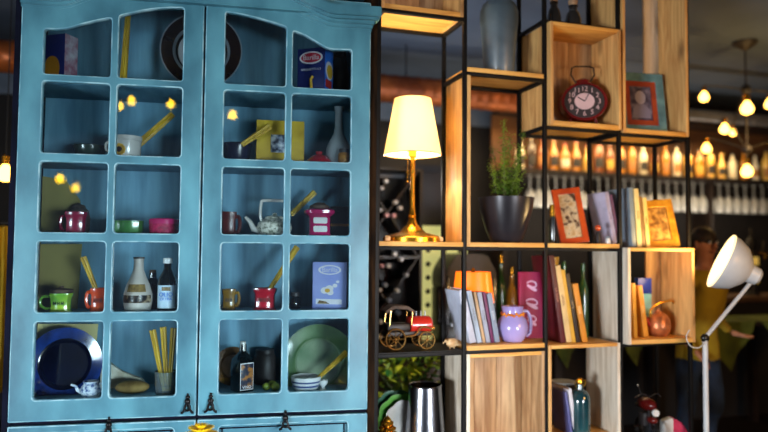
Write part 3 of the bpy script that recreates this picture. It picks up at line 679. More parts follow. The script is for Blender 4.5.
# --- row 5
m_cob = M('cobalt_rim', (26, 62, 140), (12, 24, 66), rough=.15, coat=.6, scale=14); m_midn = M('midnight_glaze', (14, 18, 44), (8, 10, 26), rough=.12, coat=.7)
m_cream = M('cream_board', (232, 222, 160), (214, 200, 132), rough=.8, scale=2); m_olive_glow = M('olive_glow_board', (150, 140, 76), (122, 112, 60), rough=.8, scale=2)  # the olive sheets paint the warm reflected glow of the left panes
for lbl, pts, row, mt, d in (('cream board leaning behind the navy plate', [(34, 402), (92, 402), (98, 324), (34, 324)], 4, m_cream, .34), ('dull olive sheet standing in for warm reflected glow behind the lime mug', [(37, 316), (77, 316), (82, 244), (37, 244)], 3, m_olive_glow, .34), ('dark olive sheet standing in for warm reflected glow behind the magenta mug', [(39, 238), (84, 238), (80, 200), (66, 180), (39, 176)], 2, m_olive_glow, .34)):
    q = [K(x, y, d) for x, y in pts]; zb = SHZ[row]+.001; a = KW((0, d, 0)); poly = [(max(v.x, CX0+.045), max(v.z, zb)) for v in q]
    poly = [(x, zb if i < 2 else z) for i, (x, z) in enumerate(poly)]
    o = thing('backing_or_glow_board', lbl, 'board', tuple(KW((poly[1][0], d, zb))), TH)
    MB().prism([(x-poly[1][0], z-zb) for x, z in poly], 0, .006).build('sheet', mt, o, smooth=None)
plate_disc('large glossy navy plate with cobalt blue rim, bottom left pane', 66, 364, 36, .22, [m_midn, m_cob], [(0, 0), (.68, 1), (.99, 0)], .16)
m_delft = photo_mat('blue_white_china', [(60, 90, 150), (200, 210, 224), (232, 236, 240)], 60)
p, w, h = crow(78, 104, 381, 4, .1)
o = thing('china_creamer', 'small blue and white china creamer in front of the navy plate', 'jug', tuple(p), TH)
MB().lathe(lathe_prof([(0, 0), (.5, 0), (.62, .1), (.8, .4), (.66, .68), (.5, .82), (.58, 1), (.5, 1), (.42, .82), (.5, .3), (0, .2)], w, h), 28).build('body', m_delft, o)
MB().tube([(-w*.3, 0, h*.3), (-w*.48, 0, h*.45), (-w*.55, 0, h*.7), (-w*.72, 0, h*.8)], [h*.16, h*.12, h*.09, h*.07], 10).build('spout', m_delft, o)
MB().tube(smooth_path([(w*.3, 0, h*.8), (w*.52, 0, h*.8), (w*.52, 0, h*.45), (w*.36, 0, h*.3)]), h*.06, 8).build('handle', m_delft, o)
m_loaf = M('bread_crust', (150, 122, 66), (104, 80, 40), rough=.8, scale=14, bump=.5)
p, w, h = crow(116, 149, 380, 4, .16)
o = MB().ball((0, 0, h*.45), w*.5, sc=(1, .6, h*.5/(w*.5)*1.0), seg=28).build('bread_loaf', m_loaf, None, loc=tuple(p)); o.rotation_euler = (0, 0, TH); tag(o, 'brown bread loaf lying left of the spaghetti glass', 'bread')
m_linen = M('pale_linen', (206, 204, 190), (176, 170, 150), rough=.9, scale=20, bump=.4)
q = K(122, 380, .3); p = KW((q.x, .3, SHZ[4]+.0005)); m = mpp(p)
o = thing('linen_napkin', 'pale folded linen napkin sloping behind the bread loaf', 'napkin', tuple(p), TH)
MB().prism([(-20*m, 0), (24*m, 0), (20*m, 8*m), (0, 16*m), (-14*m, 27*m), (-20*m, 28*m)], -.02, .02, bev=.006).build('cloth', m_linen, o)
p, w, h = crow(155, 177, 371, 4, .12)
o = thing('drinking_glass', 'clear glass holding a tall fan of spaghetti, bottom row', 'glass', tuple(p), TH)
MB().lathe(lathe_prof([(0, 0), (.86, 0), (.9, .03), (1, 1), (.95, 1), (.85, .08), (0, .06)], w, h), 32).build('tumbler', m_glass, o)
MB().lathe([(w*.3, h*.35), (w*.47, h*.38), (w*.47, h*.42)], 12).build('glass_highlight_band', m_glass, o)
for lab, x0, x1, yt in (('leftmost spaghetti sheaf fanning out of the clear glass', 164, 152.5, 330), ('middle spaghetti sheaf fanning out of the clear glass', 167, 163, 327), ('rightmost spaghetti sheaf standing in the clear glass', 169, 173.5, 328)):
    spaghetti(lab, KP(x0, 391, .12), KP(x1, yt, .12), .008, .0145, 7)
B3 = [(0, 0), (.92, 0), (1, .03), (1, .55), (.9, .64), (.5, .73), (.32, .78), (.3, .93), (.3, .94), (0, .94)]
p, w, h = crow(233, 253, 341, 4, .13)
o = thing('wine_bottle', 'dark square-shouldered bottle with picture label and white cap, bottom row', 'bottle', tuple(p), TH+.5)
MB().lathe(lathe_prof(B3, w*.92, h), 32, sq=.75).build('body', m_dglass, o)
MB().lathe([(0, h*.8), (w*.16, h*.8), (w*.15, h*.99), (0, h)], 20).build('cap', m_enam, o)
m_picl = photo_mat('label_picture', [(20, 26, 44), (40, 50, 70), (170, 110, 50)], 34, 1.)
MB().box(-w*.34, w*.34, -w*.475, -w*.462, h*.06, h*.56, .001).build('label', m_picl, o); MB().box(-w*.36, w*.36, -w*.472, -w*.46, h*.04, h*.58, .001).build('label_border', m_white_p, o)
MB().mesh(text_mesh('VINO', w*.2), mtx=T(0, -w*.478, h*.1)@XZ).build('lettering', m_white_p, o)
m_brnp = M('brown_plate_glaze', (104, 74, 44), (72, 50, 32), rough=.3)
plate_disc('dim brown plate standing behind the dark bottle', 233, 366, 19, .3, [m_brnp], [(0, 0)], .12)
p, w, h = crow(254, 276, 348, 4, .3)
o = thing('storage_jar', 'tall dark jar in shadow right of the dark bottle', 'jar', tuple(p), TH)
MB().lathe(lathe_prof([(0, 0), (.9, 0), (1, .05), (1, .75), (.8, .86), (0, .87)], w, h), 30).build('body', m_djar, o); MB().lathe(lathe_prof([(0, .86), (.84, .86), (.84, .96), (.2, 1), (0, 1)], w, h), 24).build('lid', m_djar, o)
m_limef = M('lime_fruit', (150, 160, 50), (90, 110, 40), rough=.4, scale=30, bump=.3)
for lab, x0, x1, yt, d in (('small lime fruit left of its two neighbours, beside the dark bottle', 262, 271, 382, .12), ('small lime fruit at the back, right of the dark bottle', 268, 276, 380.5, .19), ('small lime fruit nearest the right edge of the pane', 271, 280, 383, .11)):
    p, w, h = crow(x0, x1, yt, 4, d); o = thing('lime', lab, 'lime', tuple(p), random.random()*3, 'limes in the bottom row')
    MB().ball((0, 0, w*.42), w*.45, sc=(1.15, 1, .93)).build('fruit', m_limef, o); MB().ball((w*.52, 0, w*.42), w*.06).build('stem_end', m_brn, o)
m_gplate = M('green_glaze_plate', (104, 134, 88), (60, 90, 62), rough=.12, coat=.7, scale=5)
m_gplate2 = M('green_glaze_centre', (146, 160, 132), (96, 122, 92), rough=.12, coat=.7, scale=6)
plate_disc('large glossy green plate standing in the bottom right pane', 318, 362, 37, .26, [m_gplate2, m_gplate], [(0, 0), (.66, 1)], .16)
m_stripe = M('blue_stripe_glaze', (64, 84, 140), (50, 64, 110), rough=.3)
p, w, h = crow(291, 321, 376, 4, .1)
o = thing('bowl', 'white bowl with blue bands in front of the green plate', 'bowl', tuple(p), TH)
MB().lathe(lathe_prof([(0, 0), (.7, 0), (.76, .08), (.88, .3), (.9, .44), (.97, .6), (.98, .72), (1, 1), (.93, 1), (.8, .4), (0, .15)], w, h), 40, mis=[0, 0, 0, 1, 0, 1, 0, 0, 0, 0]).build('body', [m_white, m_stripe], o)
p, w, h = crow(318, 328, 380, 4, .09)
o = thing('egg_cup', 'tiny white cup right of the banded bowl', 'cup', tuple(p), TH)
MB().lathe(lathe_prof([(0, 0), (.7, 0), (.4, .25), (.4, .35), (.95, .7), (1, 1), (.88, 1), (.8, .7), (0, .5)], w, h), 24).build('cup', m_white, o)
spaghetti('sheaf of spaghetti leaning across the green plate', KP(316, 380, .1), KP(347, 352, .1), .008, .014, 7)

# ------------------------------------------------------------------ things on the open shelves
def srow(x0, x1, ytop, zb, Y, yb=None):
    """base point on a shelf of height zb at depth Y, with width and height from the pixels"""
    xm = (x0+x1)/2; a = P(xm, ytop, Y); m = mpp(a)
    b = P(xm, yb if yb else 250, Y); p = Vector((P(xm, ytop, Y).x*.5+b.x*.5, Y, zb+.0005))
    q = P(xm, ytop, Y); return p, (x1-x0)*m, q.z-zb
zA, zB, zC, zD, zE, zF, zH = (ROW[k] for k in 'ABCDEFH'); zDb = zD; zE4s = zE4; zG4b = zG4-BT+BT; zD4b = zD4
# tall grey-blue vase
m_vase = M('grey_blue_vase_glaze', (104, 120, 132), (66, 82, 94), rough=.4, scale=3.5, coat=.2)
p, w, h = srow(480, 518, 0, zB, .16, 68); h = h*1.16
o = thing('tall_vase', 'tall grey-blue ceramic vase with narrow neck on the upper shelf', 'vase', tuple(p))
MB().lathe(lathe_prof([(0, 0), (.72, 0), (.76, .02), (.9, .4), (1, .62), (1, .72), (.86, .8), (.6, .85), (.46, .88), (.44, .95), (.56, 1), (.48, 1), (.36, .95), (0, .9)], w, h), 40).build('body', m_vase, o)
MB().lathe([(w*.27, h*.985), (w*.285, h*.992), (w*.27, h), (w*.25, h)], 32).build('rim', m_vase, o)
# two small bottles on top of the clock box
m_jarg = M('smoky_glass', (40, 36, 34), (22, 20, 20), rough=.12, coat=.8); m_cork = M('cork', (170, 140, 110), (130, 100, 74), rough=.8, scale=40)
for lab, x0, x1, yt in (('left one of two small dark corked bottles on the clock box', 547, 561, -3), ('right one of two small dark corked bottles on the clock box', 565, 581, 1)):
    p, w, h = srow(x0, x1, yt, zC+.0, .1, 22)
    o = thing('corked_bottle', lab, 'bottle', tuple(p), 0, 'corked bottles on the clock box')
    MB().lathe(lathe_prof([(0, 0), (.85, 0), (1, .06), (1, .38), (.8, .58), (.5, .68), (.5, .78), (.6, .8), (.6, .84), (0, .84)], w, h), 28).build('body', m_jarg, o)
    MB().lathe(lathe_prof([(0, .82), (.5, .82), (.6, 1), (0, 1)], w, h), 20).build('stopper', m_cork, o)
    MB().lathe(lathe_prof([(.87, .02), (1.02, .06), (1.02, .14), (.9, .14)], w, h), 28).build('silver_band', m_pew, o)
# red alarm clock
m_crim = M('crimson_enamel', (120, 22, 18), (84, 12, 12), rough=.25, coat=.5); m_face = M('clock_face_dark', (44, 36, 42), (34, 28, 34), rough=.5); m_num = flat('clock_pink', (224, 190, 196), .6)
p, w, h = srow(559.5, 606, 66, zD, .1, 124)
R = w*.5; cz = h*.40
o = thing('alarm_clock', 'red vintage clock with looped top handle and pale numerals', 'clock', tuple(p), -.34)
mb = MB().lathe([(0, -.07), (R*.84, -.07), (R*1., -.05), (R, .03), (R*.96, .045), (R*.86, .045), (R*.84, .036), (0, .036)], 48, mtx=T(0, 0, cz)@Matrix.Diagonal((1, 1, .84, 1))@Matrix.Rotation(PI/2, 4, 'X'))
mb.build('case', m_crim, o)
MB().prism(ellipse(0, cz, R*.84, R*.84*.84, 40), -.040, -.037).build('dial', m_face, o)
MB().prism(ellipse(0, cz, R*.42, R*.42*.84, 32), -.043, -.040).build('inner_dial', m_num, o)
for k in range(12):
    a = PI/2-2*PI*k/12; MB().mesh(text_mesh(str(12 if k == 0 else k), R*.3), mtx=T(R*.63*math.cos(a), -.0415, cz+R*.53*math.sin(a))@XZ).build('numeral', m_num, o)
MB().tube([(0, -.045, cz), (-R*.30, -.045, cz+R*.18)], .003, 6).build('hour_hand', m_black, o); MB().tube([(0, -.046, cz), (R*.16, -.046, cz+R*.30)], .0022, 6).build('minute_hand', m_black, o)
mb = MB().tube([(-R*.26, 0, cz+R*.8), (-R*.5, 0, cz+R*1.2), (-R*.46, 0, h*.965), (-R*.3, 0, h*.99), (R*.3, 0, h*.99), (R*.46, 0, h*.965), (R*.5, 0, cz+R*1.2), (R*.26, 0, cz+R*.8)], .0045, 8)
mb.build('top_handle', m_iron, o)
MB().lathe([(0, cz+R*.78), (R*.34, cz+R*.78), (R*.3, cz+R*.95), (R*.1, cz+R*1.05), (0, cz+R*1.07)], 24).build('bell_cap', m_crim, o)
for s in (-1, 1): MB().tube([(s*R*.5, 0, cz-R*.6), (s*R*.62, 0, 0)], [.012, .008], 10).build('foot', m_crim, o)
# teal picture frame
m_teal = M('distressed_teal', (104, 150, 158), (70, 110, 122), rough=.5, scale=12); m_redfr = M('red_brown_mount', (176, 72, 38), (130, 48, 28), rough=.4)
m_gphoto = photo_mat('grey_portrait_photo', [(52, 44, 66), (90, 84, 104), (130, 122, 140)], 18)
def fig_portrait(o, w, h, tilt):
    MB().prism(ellipse(.0, h*.6, w*.11, h*.11, 20), -.002, -.0008, mtx=tilt).build('pictured_face', flat('portrait_light', (176, 168, 184), .5), o)
    MB().prism([(-w*.2, h*.26), (w*.2, h*.26), (w*.17, h*.42), (w*.06, h*.5), (-w*.06, h*.5), (-w*.17, h*.42)], -.0016, -.0008, mtx=tilt).build('pictured_clothes', flat('portrait_mid', (132, 126, 150), .5), o)
p, w, h = srow(617, 669, 71, zD4b, .12, 128)
o = picture_frame('teal picture frame with red-brown mount and a grey portrait, top right box', p, w*1.0, h, -.12, .13, m_teal, w*.17, m_gphoto, inner=m_redfr, figure=fig_portrait, ib=.1)
# table lamp
m_shade, nt_, b_, out_ = new_mat('lamp_shade_fabric'); N_, L_ = nt_.nodes, nt_.links
tl = N_.new('ShaderNodeBsdfTranslucent'); df = N_.new('ShaderNodeBsdfDiffuse'); mx = N_.new('ShaderNodeMixShader'); wv = N_.new('ShaderNodeTexNoise'); wv.inputs['Scale'].default_value = 200.
cr = N_.new('ShaderNodeValToRGB'); cr.color_ramp.elements[0].color = (.9, .78, .55, 1); cr.color_ramp.elements[1].color = (1, .9, .7, 1); L_.new(wv.outputs['Fac'], cr.inputs[0])
for n_ in (tl, df): L_.new(cr.outputs[0], n_.inputs[0])
mx.inputs[0].default_value = .6; L_.new(tl.outputs[0], mx.inputs[1]); L_.new(df.outputs[0], mx.inputs[2]); mx.inputs[0].default_value = .45; L_.new(mx.outputs[0], out_.inputs['Surface']); N_.remove(b_)
pl = P(412, 238, .12); m = mpp(pl); pl.z = zE+.0005
H = P(412, 99, .12).z-zE
lamp = thing('table_lamp', 'brass table lamp with lit cream shade on the shelf beside the cabinet', 'lamp', tuple(pl))
sr0, sr1, sz0 = 29*m, 18.5*m, P(412, 155, .12).z-zE
MB().lathe([(sr0, sz0), (sr1, H), (sr1-.002, H), (sr0-.002, sz0), (sr0, sz0)], 48).build('lamp_shade', m_shade, lamp)
mb = MB(); mb.tube([(sr0*math.cos(a), sr0*math.sin(a), sz0) for a in np.linspace(0, 2*PI, 41)[:-1]], .0025, 8, closed=True); mb.build('shade_trim', m_brass, lamp); mb = MB(); mb.tube([(sr1*math.cos(a), sr1*math.sin(a), H) for a in np.linspace(0, 2*PI, 41)[:-1]], .0025, 8, closed=True); mb.build('shade_trim', m_brass, lamp)
MB().lathe([(0, 0), (29*m, 0), (29*m, 4*m), (26*m, 6*m), (14*m, 9*m), (9*m, 14*m), (5*m, 18*m), (3.2*m, 24*m), (4.2*m, 26*m), (3*m, 29*m), (2.4*m, 34*m), (2.4*m, sz0-3*m), (4*m, sz0-2*m), (4*m, sz0+6*m), (2*m, sz0+8*m), (0, sz0+8*m)], 40).build('base', m_brass, lamp)
mb = MB()
for a in (0, 2.1, 4.2): mb.tube([(.004*math.cos(a), .004*math.sin(a), H-.02), (sr1*math.cos(a), sr1*math.sin(a), H-.004)], .0018, 6)
mb.tube([(0, 0, sz0), (0, 0, H-.02)], .004, 8); mb.build('shade_carrier', m_brass, lamp)
MB().tube([(-5.5*m, -.006, sz0+4*m), (-5.5*m, -.006, sz0-24*m)], .0018, 6).build('pull_chain', m_brass, lamp); MB().ball((-5.5*m, -.006, sz0-27*m), .006).build('chain_knob', m_brass, lamp)
LAMP = pl+Vector((0, 0, (sz0+H)/2+.02))
# small shells by the lamp
m_shell = M('pale_shell', (226, 196, 150), (180, 140, 96), rough=.5, scale=30, bump=.4)
for lab, x0, x1, yt in (('flat pale shell right of the lamp base', 429, 443, 233.5), ('tiny round shell at the left of the lamp base', 384, 390, 232)):
    p, w, h = srow(x0, x1, yt, zE, .05)
    o = thing('seashell', lab, 'shell', tuple(p)); mb = MB(); n = 5
    for k in range(n): a = (k-(n-1)/2)*.5; mb.ball((w*.3*math.sin(a)*1.3, -.01-w*.1*math.cos(a), h*.3), w*.2, sc=(.7, 1, h*.3/(w*.2)))
    mb.build('shell', m_shell, o); MB().ball((0, .012, h*.35), w*.2).build('hinge_knob', m_shell, o)
# pot with herb
m_pot = M('black_satin_pot', (52, 50, 56), (38, 36, 42), rough=.3, metal=.3)
p, w, h = srow(478.5, 534, 198, zE, .15)
pot = thing('plant_pot', 'dark metallic bowl-shaped pot with a bushy green herb', 'potted plant', tuple(p))
MB().lathe(lathe_prof([(0, 0), (.5, 0), (.56, .03), (.74, .3), (.92, .7), (1, 1), (.95, 1), (.86, .7), (.8, .62), (0, .62)], w, h), 44).build('pot', m_pot, pot)
MB().lathe([(0, h*.86), (w*.44, h*.84), (w*.44, h*.8), (0, h*.8)], 28).build('soil', M('potting_soil', (44, 32, 24), (26, 20, 16), rough=.9, scale=60, bump=1.), pot)
m_leaf = M('herb_leaf', (132, 160, 48), (66, 100, 32), rough=.45, scale=5); m_stem = M('herb_stem', (92, 110, 46), (66, 80, 34), rough=.6)
rnd = random.Random(3); mm = mpp(p)
stems = [(-22, 40, -6), (-14, 58, 4), (-4, 84, -2), (2, 62, 6), (10, 48, -8), (17, 58, 2), (22, 34, 5), (-8, 46, -8), (6, 70, 3), (20, 76, 0)]
leaf = MB()
def add_leaf(c, L, a, tilt):
    mt = Matrix.Translation(c)@Matrix.Rotation(a, 4, 'Z')@Matrix.Rotation(tilt, 4, 'Y')
    bm = bmesh.new(); vs = [bm.verts.new(v) for v in ((0, 0, 0), (L*.3, L*.2, .12*L), (L*.7, L*.22, .1*L), (L, 0, 0), (L*.7, -L*.22, .1*L), (L*.3, -L*.2, .12*L))]; mid = bm.verts.new((L*.5, 0, -.02*L))
    for i in range(6): bm.faces.new((vs[i], vs[(i+1) % 6], mid))
    leaf.merge(bm, 0, mt)
sm = MB()
for dx, hh, dy in stems:
    b0 = Vector((dx*.3*mm, dy*.3*mm, h*.85)); tp = Vector((dx*mm, dy*mm, h*.85+hh*mm)); pts = [b0.lerp(tp, t)+Vector((math.sin(t*5+dx)*.006, math.cos(t*4+dx)*.006, 0)) for t in np.linspace(0, 1, 7)]
    sm.tube(pts, [.0028]*4+[.002]*3, 6)
    nl = int(hh*2.4)
    for k in range(nl):
        t = rnd.uniform(.05, 1)**.8; c = b0.lerp(tp, t); s = (1.25-t*.75)
        off = Vector((rnd.gauss(0, 4.6*s*mm), rnd.gauss(0, 4*mm), rnd.gauss(0, 2.5*mm)))
        add_leaf(c+off*.6, rnd.uniform(.02, .032)*s, rnd.uniform(0, 6.28), rnd.uniform(-.7, .5))
sm.build('stems', m_stem, pot)['kind'] = 'stuff'; leaf.build('foliage', m_leaf, pot, smooth=None)['kind'] = 'stuff'
# orange leaning frame, and small things around it
m_orfr = M('orange_lacquer', (222, 92, 28), (186, 62, 18), rough=.3, coat=.4)
p, w, h = srow(562, 588, 187, zE, .1)
o = picture_frame('orange lacquered picture frame with a pale figure picture, leaning on the middle shelf', p, w*1.1, h*1.01, -.35, .2, m_orfr, w*.22, photo_mat('sepia_picture', [(190, 150, 96), (214, 190, 150), (90, 60, 40)], 26))
o.rotation_euler = (0, math.radians(-7), -.3)
p, w, h = srow(595, 601, 224, zE, .06)
o = thing('figurine', 'tiny figurine with orange head right of the orange frame', 'figurine', tuple(p))
MB().lathe(lathe_prof([(0, 0), (1, 0), (.9, .1), (.7, .5), (.4, .6), (0, .62)], w, h), 20).build('body', m_djar, o); MB().ball((0, 0, h*.8), w*.5).build('head', m_orfr, o)
p, w, h = srow(605, 611, 236, zE, .04)
o = thing('salt_shaker', 'tiny white shaker at the front of the middle shelf', 'shaker', tuple(p)); MB().lathe(lathe_prof([(0, 0), (.9, 0), (1, .1), (.7, .7), (0, .7)], w, h), 18).build('body', m_white, o); MB().lathe(lathe_prof([(0, .7), (.72, .7), (.5, 1), (0, 1)], w, h), 18).build('cap', m_pew, o)
p, w, h = srow(549, 557, 205, zE, .2)
o = thing('storage_jar', 'small gold-lidded dark jar behind the orange frame', 'jar', tuple(p)); MB().lathe(lathe_prof([(0, 0), (.9, 0), (1, .1), (1, .7), (0, .72)], w, h), 20).build('body', m_jarg, o); MB().lathe(lathe_prof([(0, .7), (.9, .7), (.9, 1), (0, 1)], w, h), 18).build('lid', m_brass, o)

# books -------------------------------------------------------------------------------------------
bookm = {}
def bmat(c):
    if c not in bookm: bookm[c] = M('book_cover_%d_%d_%d' % c, c, tuple(v*.88 for v in c), rough=.5, scale=12)
    return bookm[c]
def book(label, x, zb, Y, t, dd, h, color, lean=0., rz=0., group=None, title=None, tcol=None, cover_print=None):
    """upright book: spine faces the viewer; lean in radians to the right(+)"""
    o = thing('book', label, 'book', (x, Y, zb+.0006), rz, group); o.rotation_euler = (0, lean, rz)
    mb = MB(); c = .0022; mt = bmat(color)
    x0 = 0 if lean < 0 else -t           # stands on the lower corner of its foot
    x1 = x0+t
    mb.box(x0, x0+c, 0, dd, 0, h, .0006); mb.box(x1-c, x1, 0, dd, 0, h, .0006); mb.box(x0, x1, -c, .0005, 0, h, .001)
    mb.build('cover', mt, o)
    MB().box(x0+c*1.05, x1-c*1.05, .001, dd-.004, .004, h-.004).build('page_block', m_paper, o)
    if title and t > .012:
        MB().mesh(text_mesh(title, min(t*.6, .03)), mtx=T((x0+x1)/2, -c-.0005, h*.55)@Matrix.Rotation(PI/2, 4, 'Y')@XZ if False else T((x0+x1)/2, -c-.0005, h*.55)@XZ@Matrix.Rotation(-PI/2, 4, 'Z')).build('spine_lettering', bmat(tcol or (230, 220, 200)), o)
    if cover_print: cover_print(o, x0, dd, h)
    return o
def shelf_books(zb, Y, specs, group):
    """specs: (label, px of the foot, px height, px thickness, colour, lean degrees, depth, title, title colour)"""
    for lab, fx, fy, top, th, col, deg, dd, tt, tc in specs:
        a = P(fx, fy, Y); m = mpp(a); hh = (fy-top)*m/math.cos(math.radians(deg))
        book(lab, a.x, zb, Y, th*m, dd, hh, col, math.radians(deg), 0, group, tt, tc)
# second column, lower shelf: pale books leaning left
g = 'books leaning on the lower shelf of the second column'
def pale_cover(o, x0, dd, h):
    MB().box(x0-.0008, x0, dd*.15, dd*.8, h*.55, h*.8).build('cover_print', bmat((196, 206, 232)), o)
shelf_books(zF, .07, [
    ('pale lavender book leaning left, leftmost of the lower second-column books', 470, 344, 291, 7, (206, 214, 236), -14, .19, None, None),
    ('white-blue book leaning left beside the lavender one', 477.5, 344, 292, 5, (176, 194, 216), -13, .19, 'VIAGGIO', (90, 90, 110)),
    ('tan spined thin book between pale and grey books', 483, 344, 293, 3, (196, 160, 120), -12, .18, None, None),
    ('grey book with pale spine leaning left', 486.5, 343.5, 293, 4.5, (160, 166, 186), -11.5, .18, 'CUCINA', (60, 60, 80)),
    ('thin purple book leaning left', 491.5, 343.5, 293, 3, (104, 30, 84), -11, .18, None, None),
    ('slate blue book leaning left, rightmost of the lower second-column books', 495, 343, 294, 5.5, (132, 146, 168), -10.5, .18, 'ROMA', (220, 220, 230))], g)
# lilac jug
m_lilj = M('lilac_glaze', (176, 160, 214), (150, 136, 200), rough=.22, coat=.5, scale=3); m_orr = M('orange_drip_glaze', (232, 142, 50), (200, 106, 32), rough=.25, coat=.4, scale=20)
p, w, h = srow(497, 528, 306, zF, .11, 340)
o = thing('ceramic_jug', 'round lilac jug with orange drip collar and looped handle', 'jug', tuple(p))
MB().lathe(lathe_prof([(0, 0), (.62, 0), (.7, .03), (.95, .25), (1, .42), (.9, .6), (.7, .72), (.64, .8), (.7, .96), (.72, 1), (.64, 1), (.56, .8), (.6, .72), (0, .6)], w, h), 40).build('body', m_lilj, o)
mb = MB(); zr = h*.76
for k in range(26): a = 2*PI*k/26; mb.ball((w*.34*math.cos(a), w*.34*math.sin(a), zr+math.sin(k*2.4)*h*.03), w*.05, seg=8)
mb.build('drip_collar', m_orr, o)
MB().tube(smooth_path([(w*.33, -.005, h*.82), (w*.5, -.008, h*.84), (w*.62, -.01, h*.6), (w*.6, -.01, h*.25), (w*.46, -.008, h*.14)]), h*.05, 10).build('handle', m_lilj, o)
# magenta book standing with pale scroll lettering
m_magc = M('magenta_cloth', (160, 16, 74), (128, 8, 58), rough=.6)
p, w, h = srow(519, 543.5, 272, zF, .19, 340)
o = thing('book', 'magenta book with pale pink scroll lettering, facing front behind the lilac jug', 'book', tuple(p), -.12)
MB().box(-w/2, w/2, 0, .003, 0, h, .001).build('front_cover', m_magc, o); MB().box(-w/2, w/2, .022, .025, 0, h, .001).build('back_cover', m_magc, o); MB().box(-w/2-.001, -w/2+.002, 0, .025, 0, h, .001).build('spine', m_magc, o)
MB().box(-w/2+.003, w/2-.004, .0032, .0218, .003, h-.003).build('page_block', m_paper, o)
m_pkp = flat('pale_pink_print', (226, 180, 214), .5); mb = MB()
for z0, s in ((.82, 1.), (.55, 1.2), (.3, .9)):
    pts = [(w*(.02+.2*math.sin(t*1.7)*s), -.001, h*(z0-.1+.02*t+.03*math.cos(t*2.3))) for t in np.linspace(0, 6.5, 26)]
    mb.tube(pts, w*.035, 6)
mb.build('scroll_lettering', m_pkp, o)
# vintage toy car on the first column lower shelf
m_toyred = M('toy_red', (206, 50, 34), (160, 30, 20), rough=.25, coat=.5); m_gold = M('gold_wire', (226, 178, 100), (170, 120, 60), rough=.25, metal=.8); m_leath = M('dark_leather', (40, 28, 24), (24, 18, 16), rough=.5)
zt = zF1+.006
p, w, h = srow(378, 436, 304, zt, .13, 350); m = mpp(p)
car = thing('toy_car', 'model vintage car with red bonnet, dark folding roof and gold wheels', 'toy car', tuple(p), 0)
bm_ = MB(); bm_.box(-w*.42, w*.40, -.045, .045, h*.30, h*.40, .004); bm_.build('chassis', m_leath, car)
MB().lathe([(0, -w*.0), (h*.19, 0), (h*.2, .01), (h*.2, w*.36), (h*.16, w*.4), (0, w*.4)], 24, mtx=T(w*.03, 0, h*.53)@Matrix.Rotation(PI/2, 4, 'Y')).build('bonnet', m_toyred, car)
for k in range(4): MB().tube([(w*(.09+.08*k), -.0, h*.68), (w*(.09+.08*k), 0, h*.84)], .003, 6).build('exhaust_stack', m_pew, car)
MB().box(-w*.4, w*.02, -.045, .045, h*.40, h*.58, .012).build('cabin_body', m_leath, car)
MB().prism([(-w*.44, h*.86), (-w*.3, h*.98), (-w*.02, h*.96), (w*.1, h*.84), (w*.08, h*.8), (-w*.03, h*.89), (-w*.28, h*.91), (-w*.42, h*.8)], -.05, .05, bev=.003).build('folding_roof', m_brn, car)
for y in (-.045, .045): MB().tube([(-w*.36, y, h*.55), (-w*.34, y, h*.88)], .003, 6).build('roof_strut', m_gold, car); MB().tube([(w*.03, y, h*.55), (w*.05, y, h*.85)], .003, 6).build('windscreen_post', m_gold, car)
for lx in (-w*.26, w*.30):
    for ly in (-.055, .055):
        r = h*.24 if lx < 0 else h*.2; wz = r+.0005
        wh_ = MB().tube([(lx+r*.94*math.cos(a), ly, wz+r*.94*math.sin(a)) for a in np.linspace(0, 2*PI, 33)[:-1]], r*.08, 8, closed=True).build('wheel', m_gold, car)
        mb = MB()
        for k in range(8): a = 2*PI*k/8; mb.tube([(lx, ly, wz), (lx+r*.9*math.cos(a), ly, wz+r*.9*math.sin(a))], r*.035, 5)
        mb.ball((lx, ly, wz), r*.17, seg=10); mb.build('spokes', m_gold, wh_)
MB().tube(smooth_path([(-w*.12, -.062, h*.30), (w*.08, -.062, h*.33), (w*.2, -.062, h*.5), (w*.38, -.062, h*.46)]), .005, 8).build('mudguard', m_gold, car)
for y in (-.03, .03): MB().lathe([(0, 0), (.014, .0), (.016, .012), (.006, .024), (0, .024)], 16, mtx=T(w*.46, y, h*.46)@Matrix.Rotation(-PI/2, 4, 'Y')).build('headlamp', m_gold, car)
# pale shell figurine right of the car
p, w, h = srow(443, 461, 337, zt, .06, 346)
o = thing('carved_bird', 'pale carved bird figurine with outstretched wings right of the toy car', 'figurine', tuple(p), .2)
MB().ball((0, 0, h*.5), w*.3, sc=(1.3, .6, h*.4/(w*.3))).build('body', m_shell, o)
MB().tube([(-w*.3, 0, h*.5), (-w*.5, -.01, h*.75), (-w*.7, -.012, h*.5)], [.008, .005, .002], 8).build('wing', m_shell, o); MB().tube([(w*.2, -.01, h*.4), (w*.5, -.016, h*.3), (w*.62, -.02, h*.05)], [.008, .006, .003], 8).build('wing', m_shell, o)
for s in (-1, 1): MB().tube([(s*w*.1, 0, h*.3), (s*w*.16, 0, 0)], .003, 6).build('foot', m_shell, o)
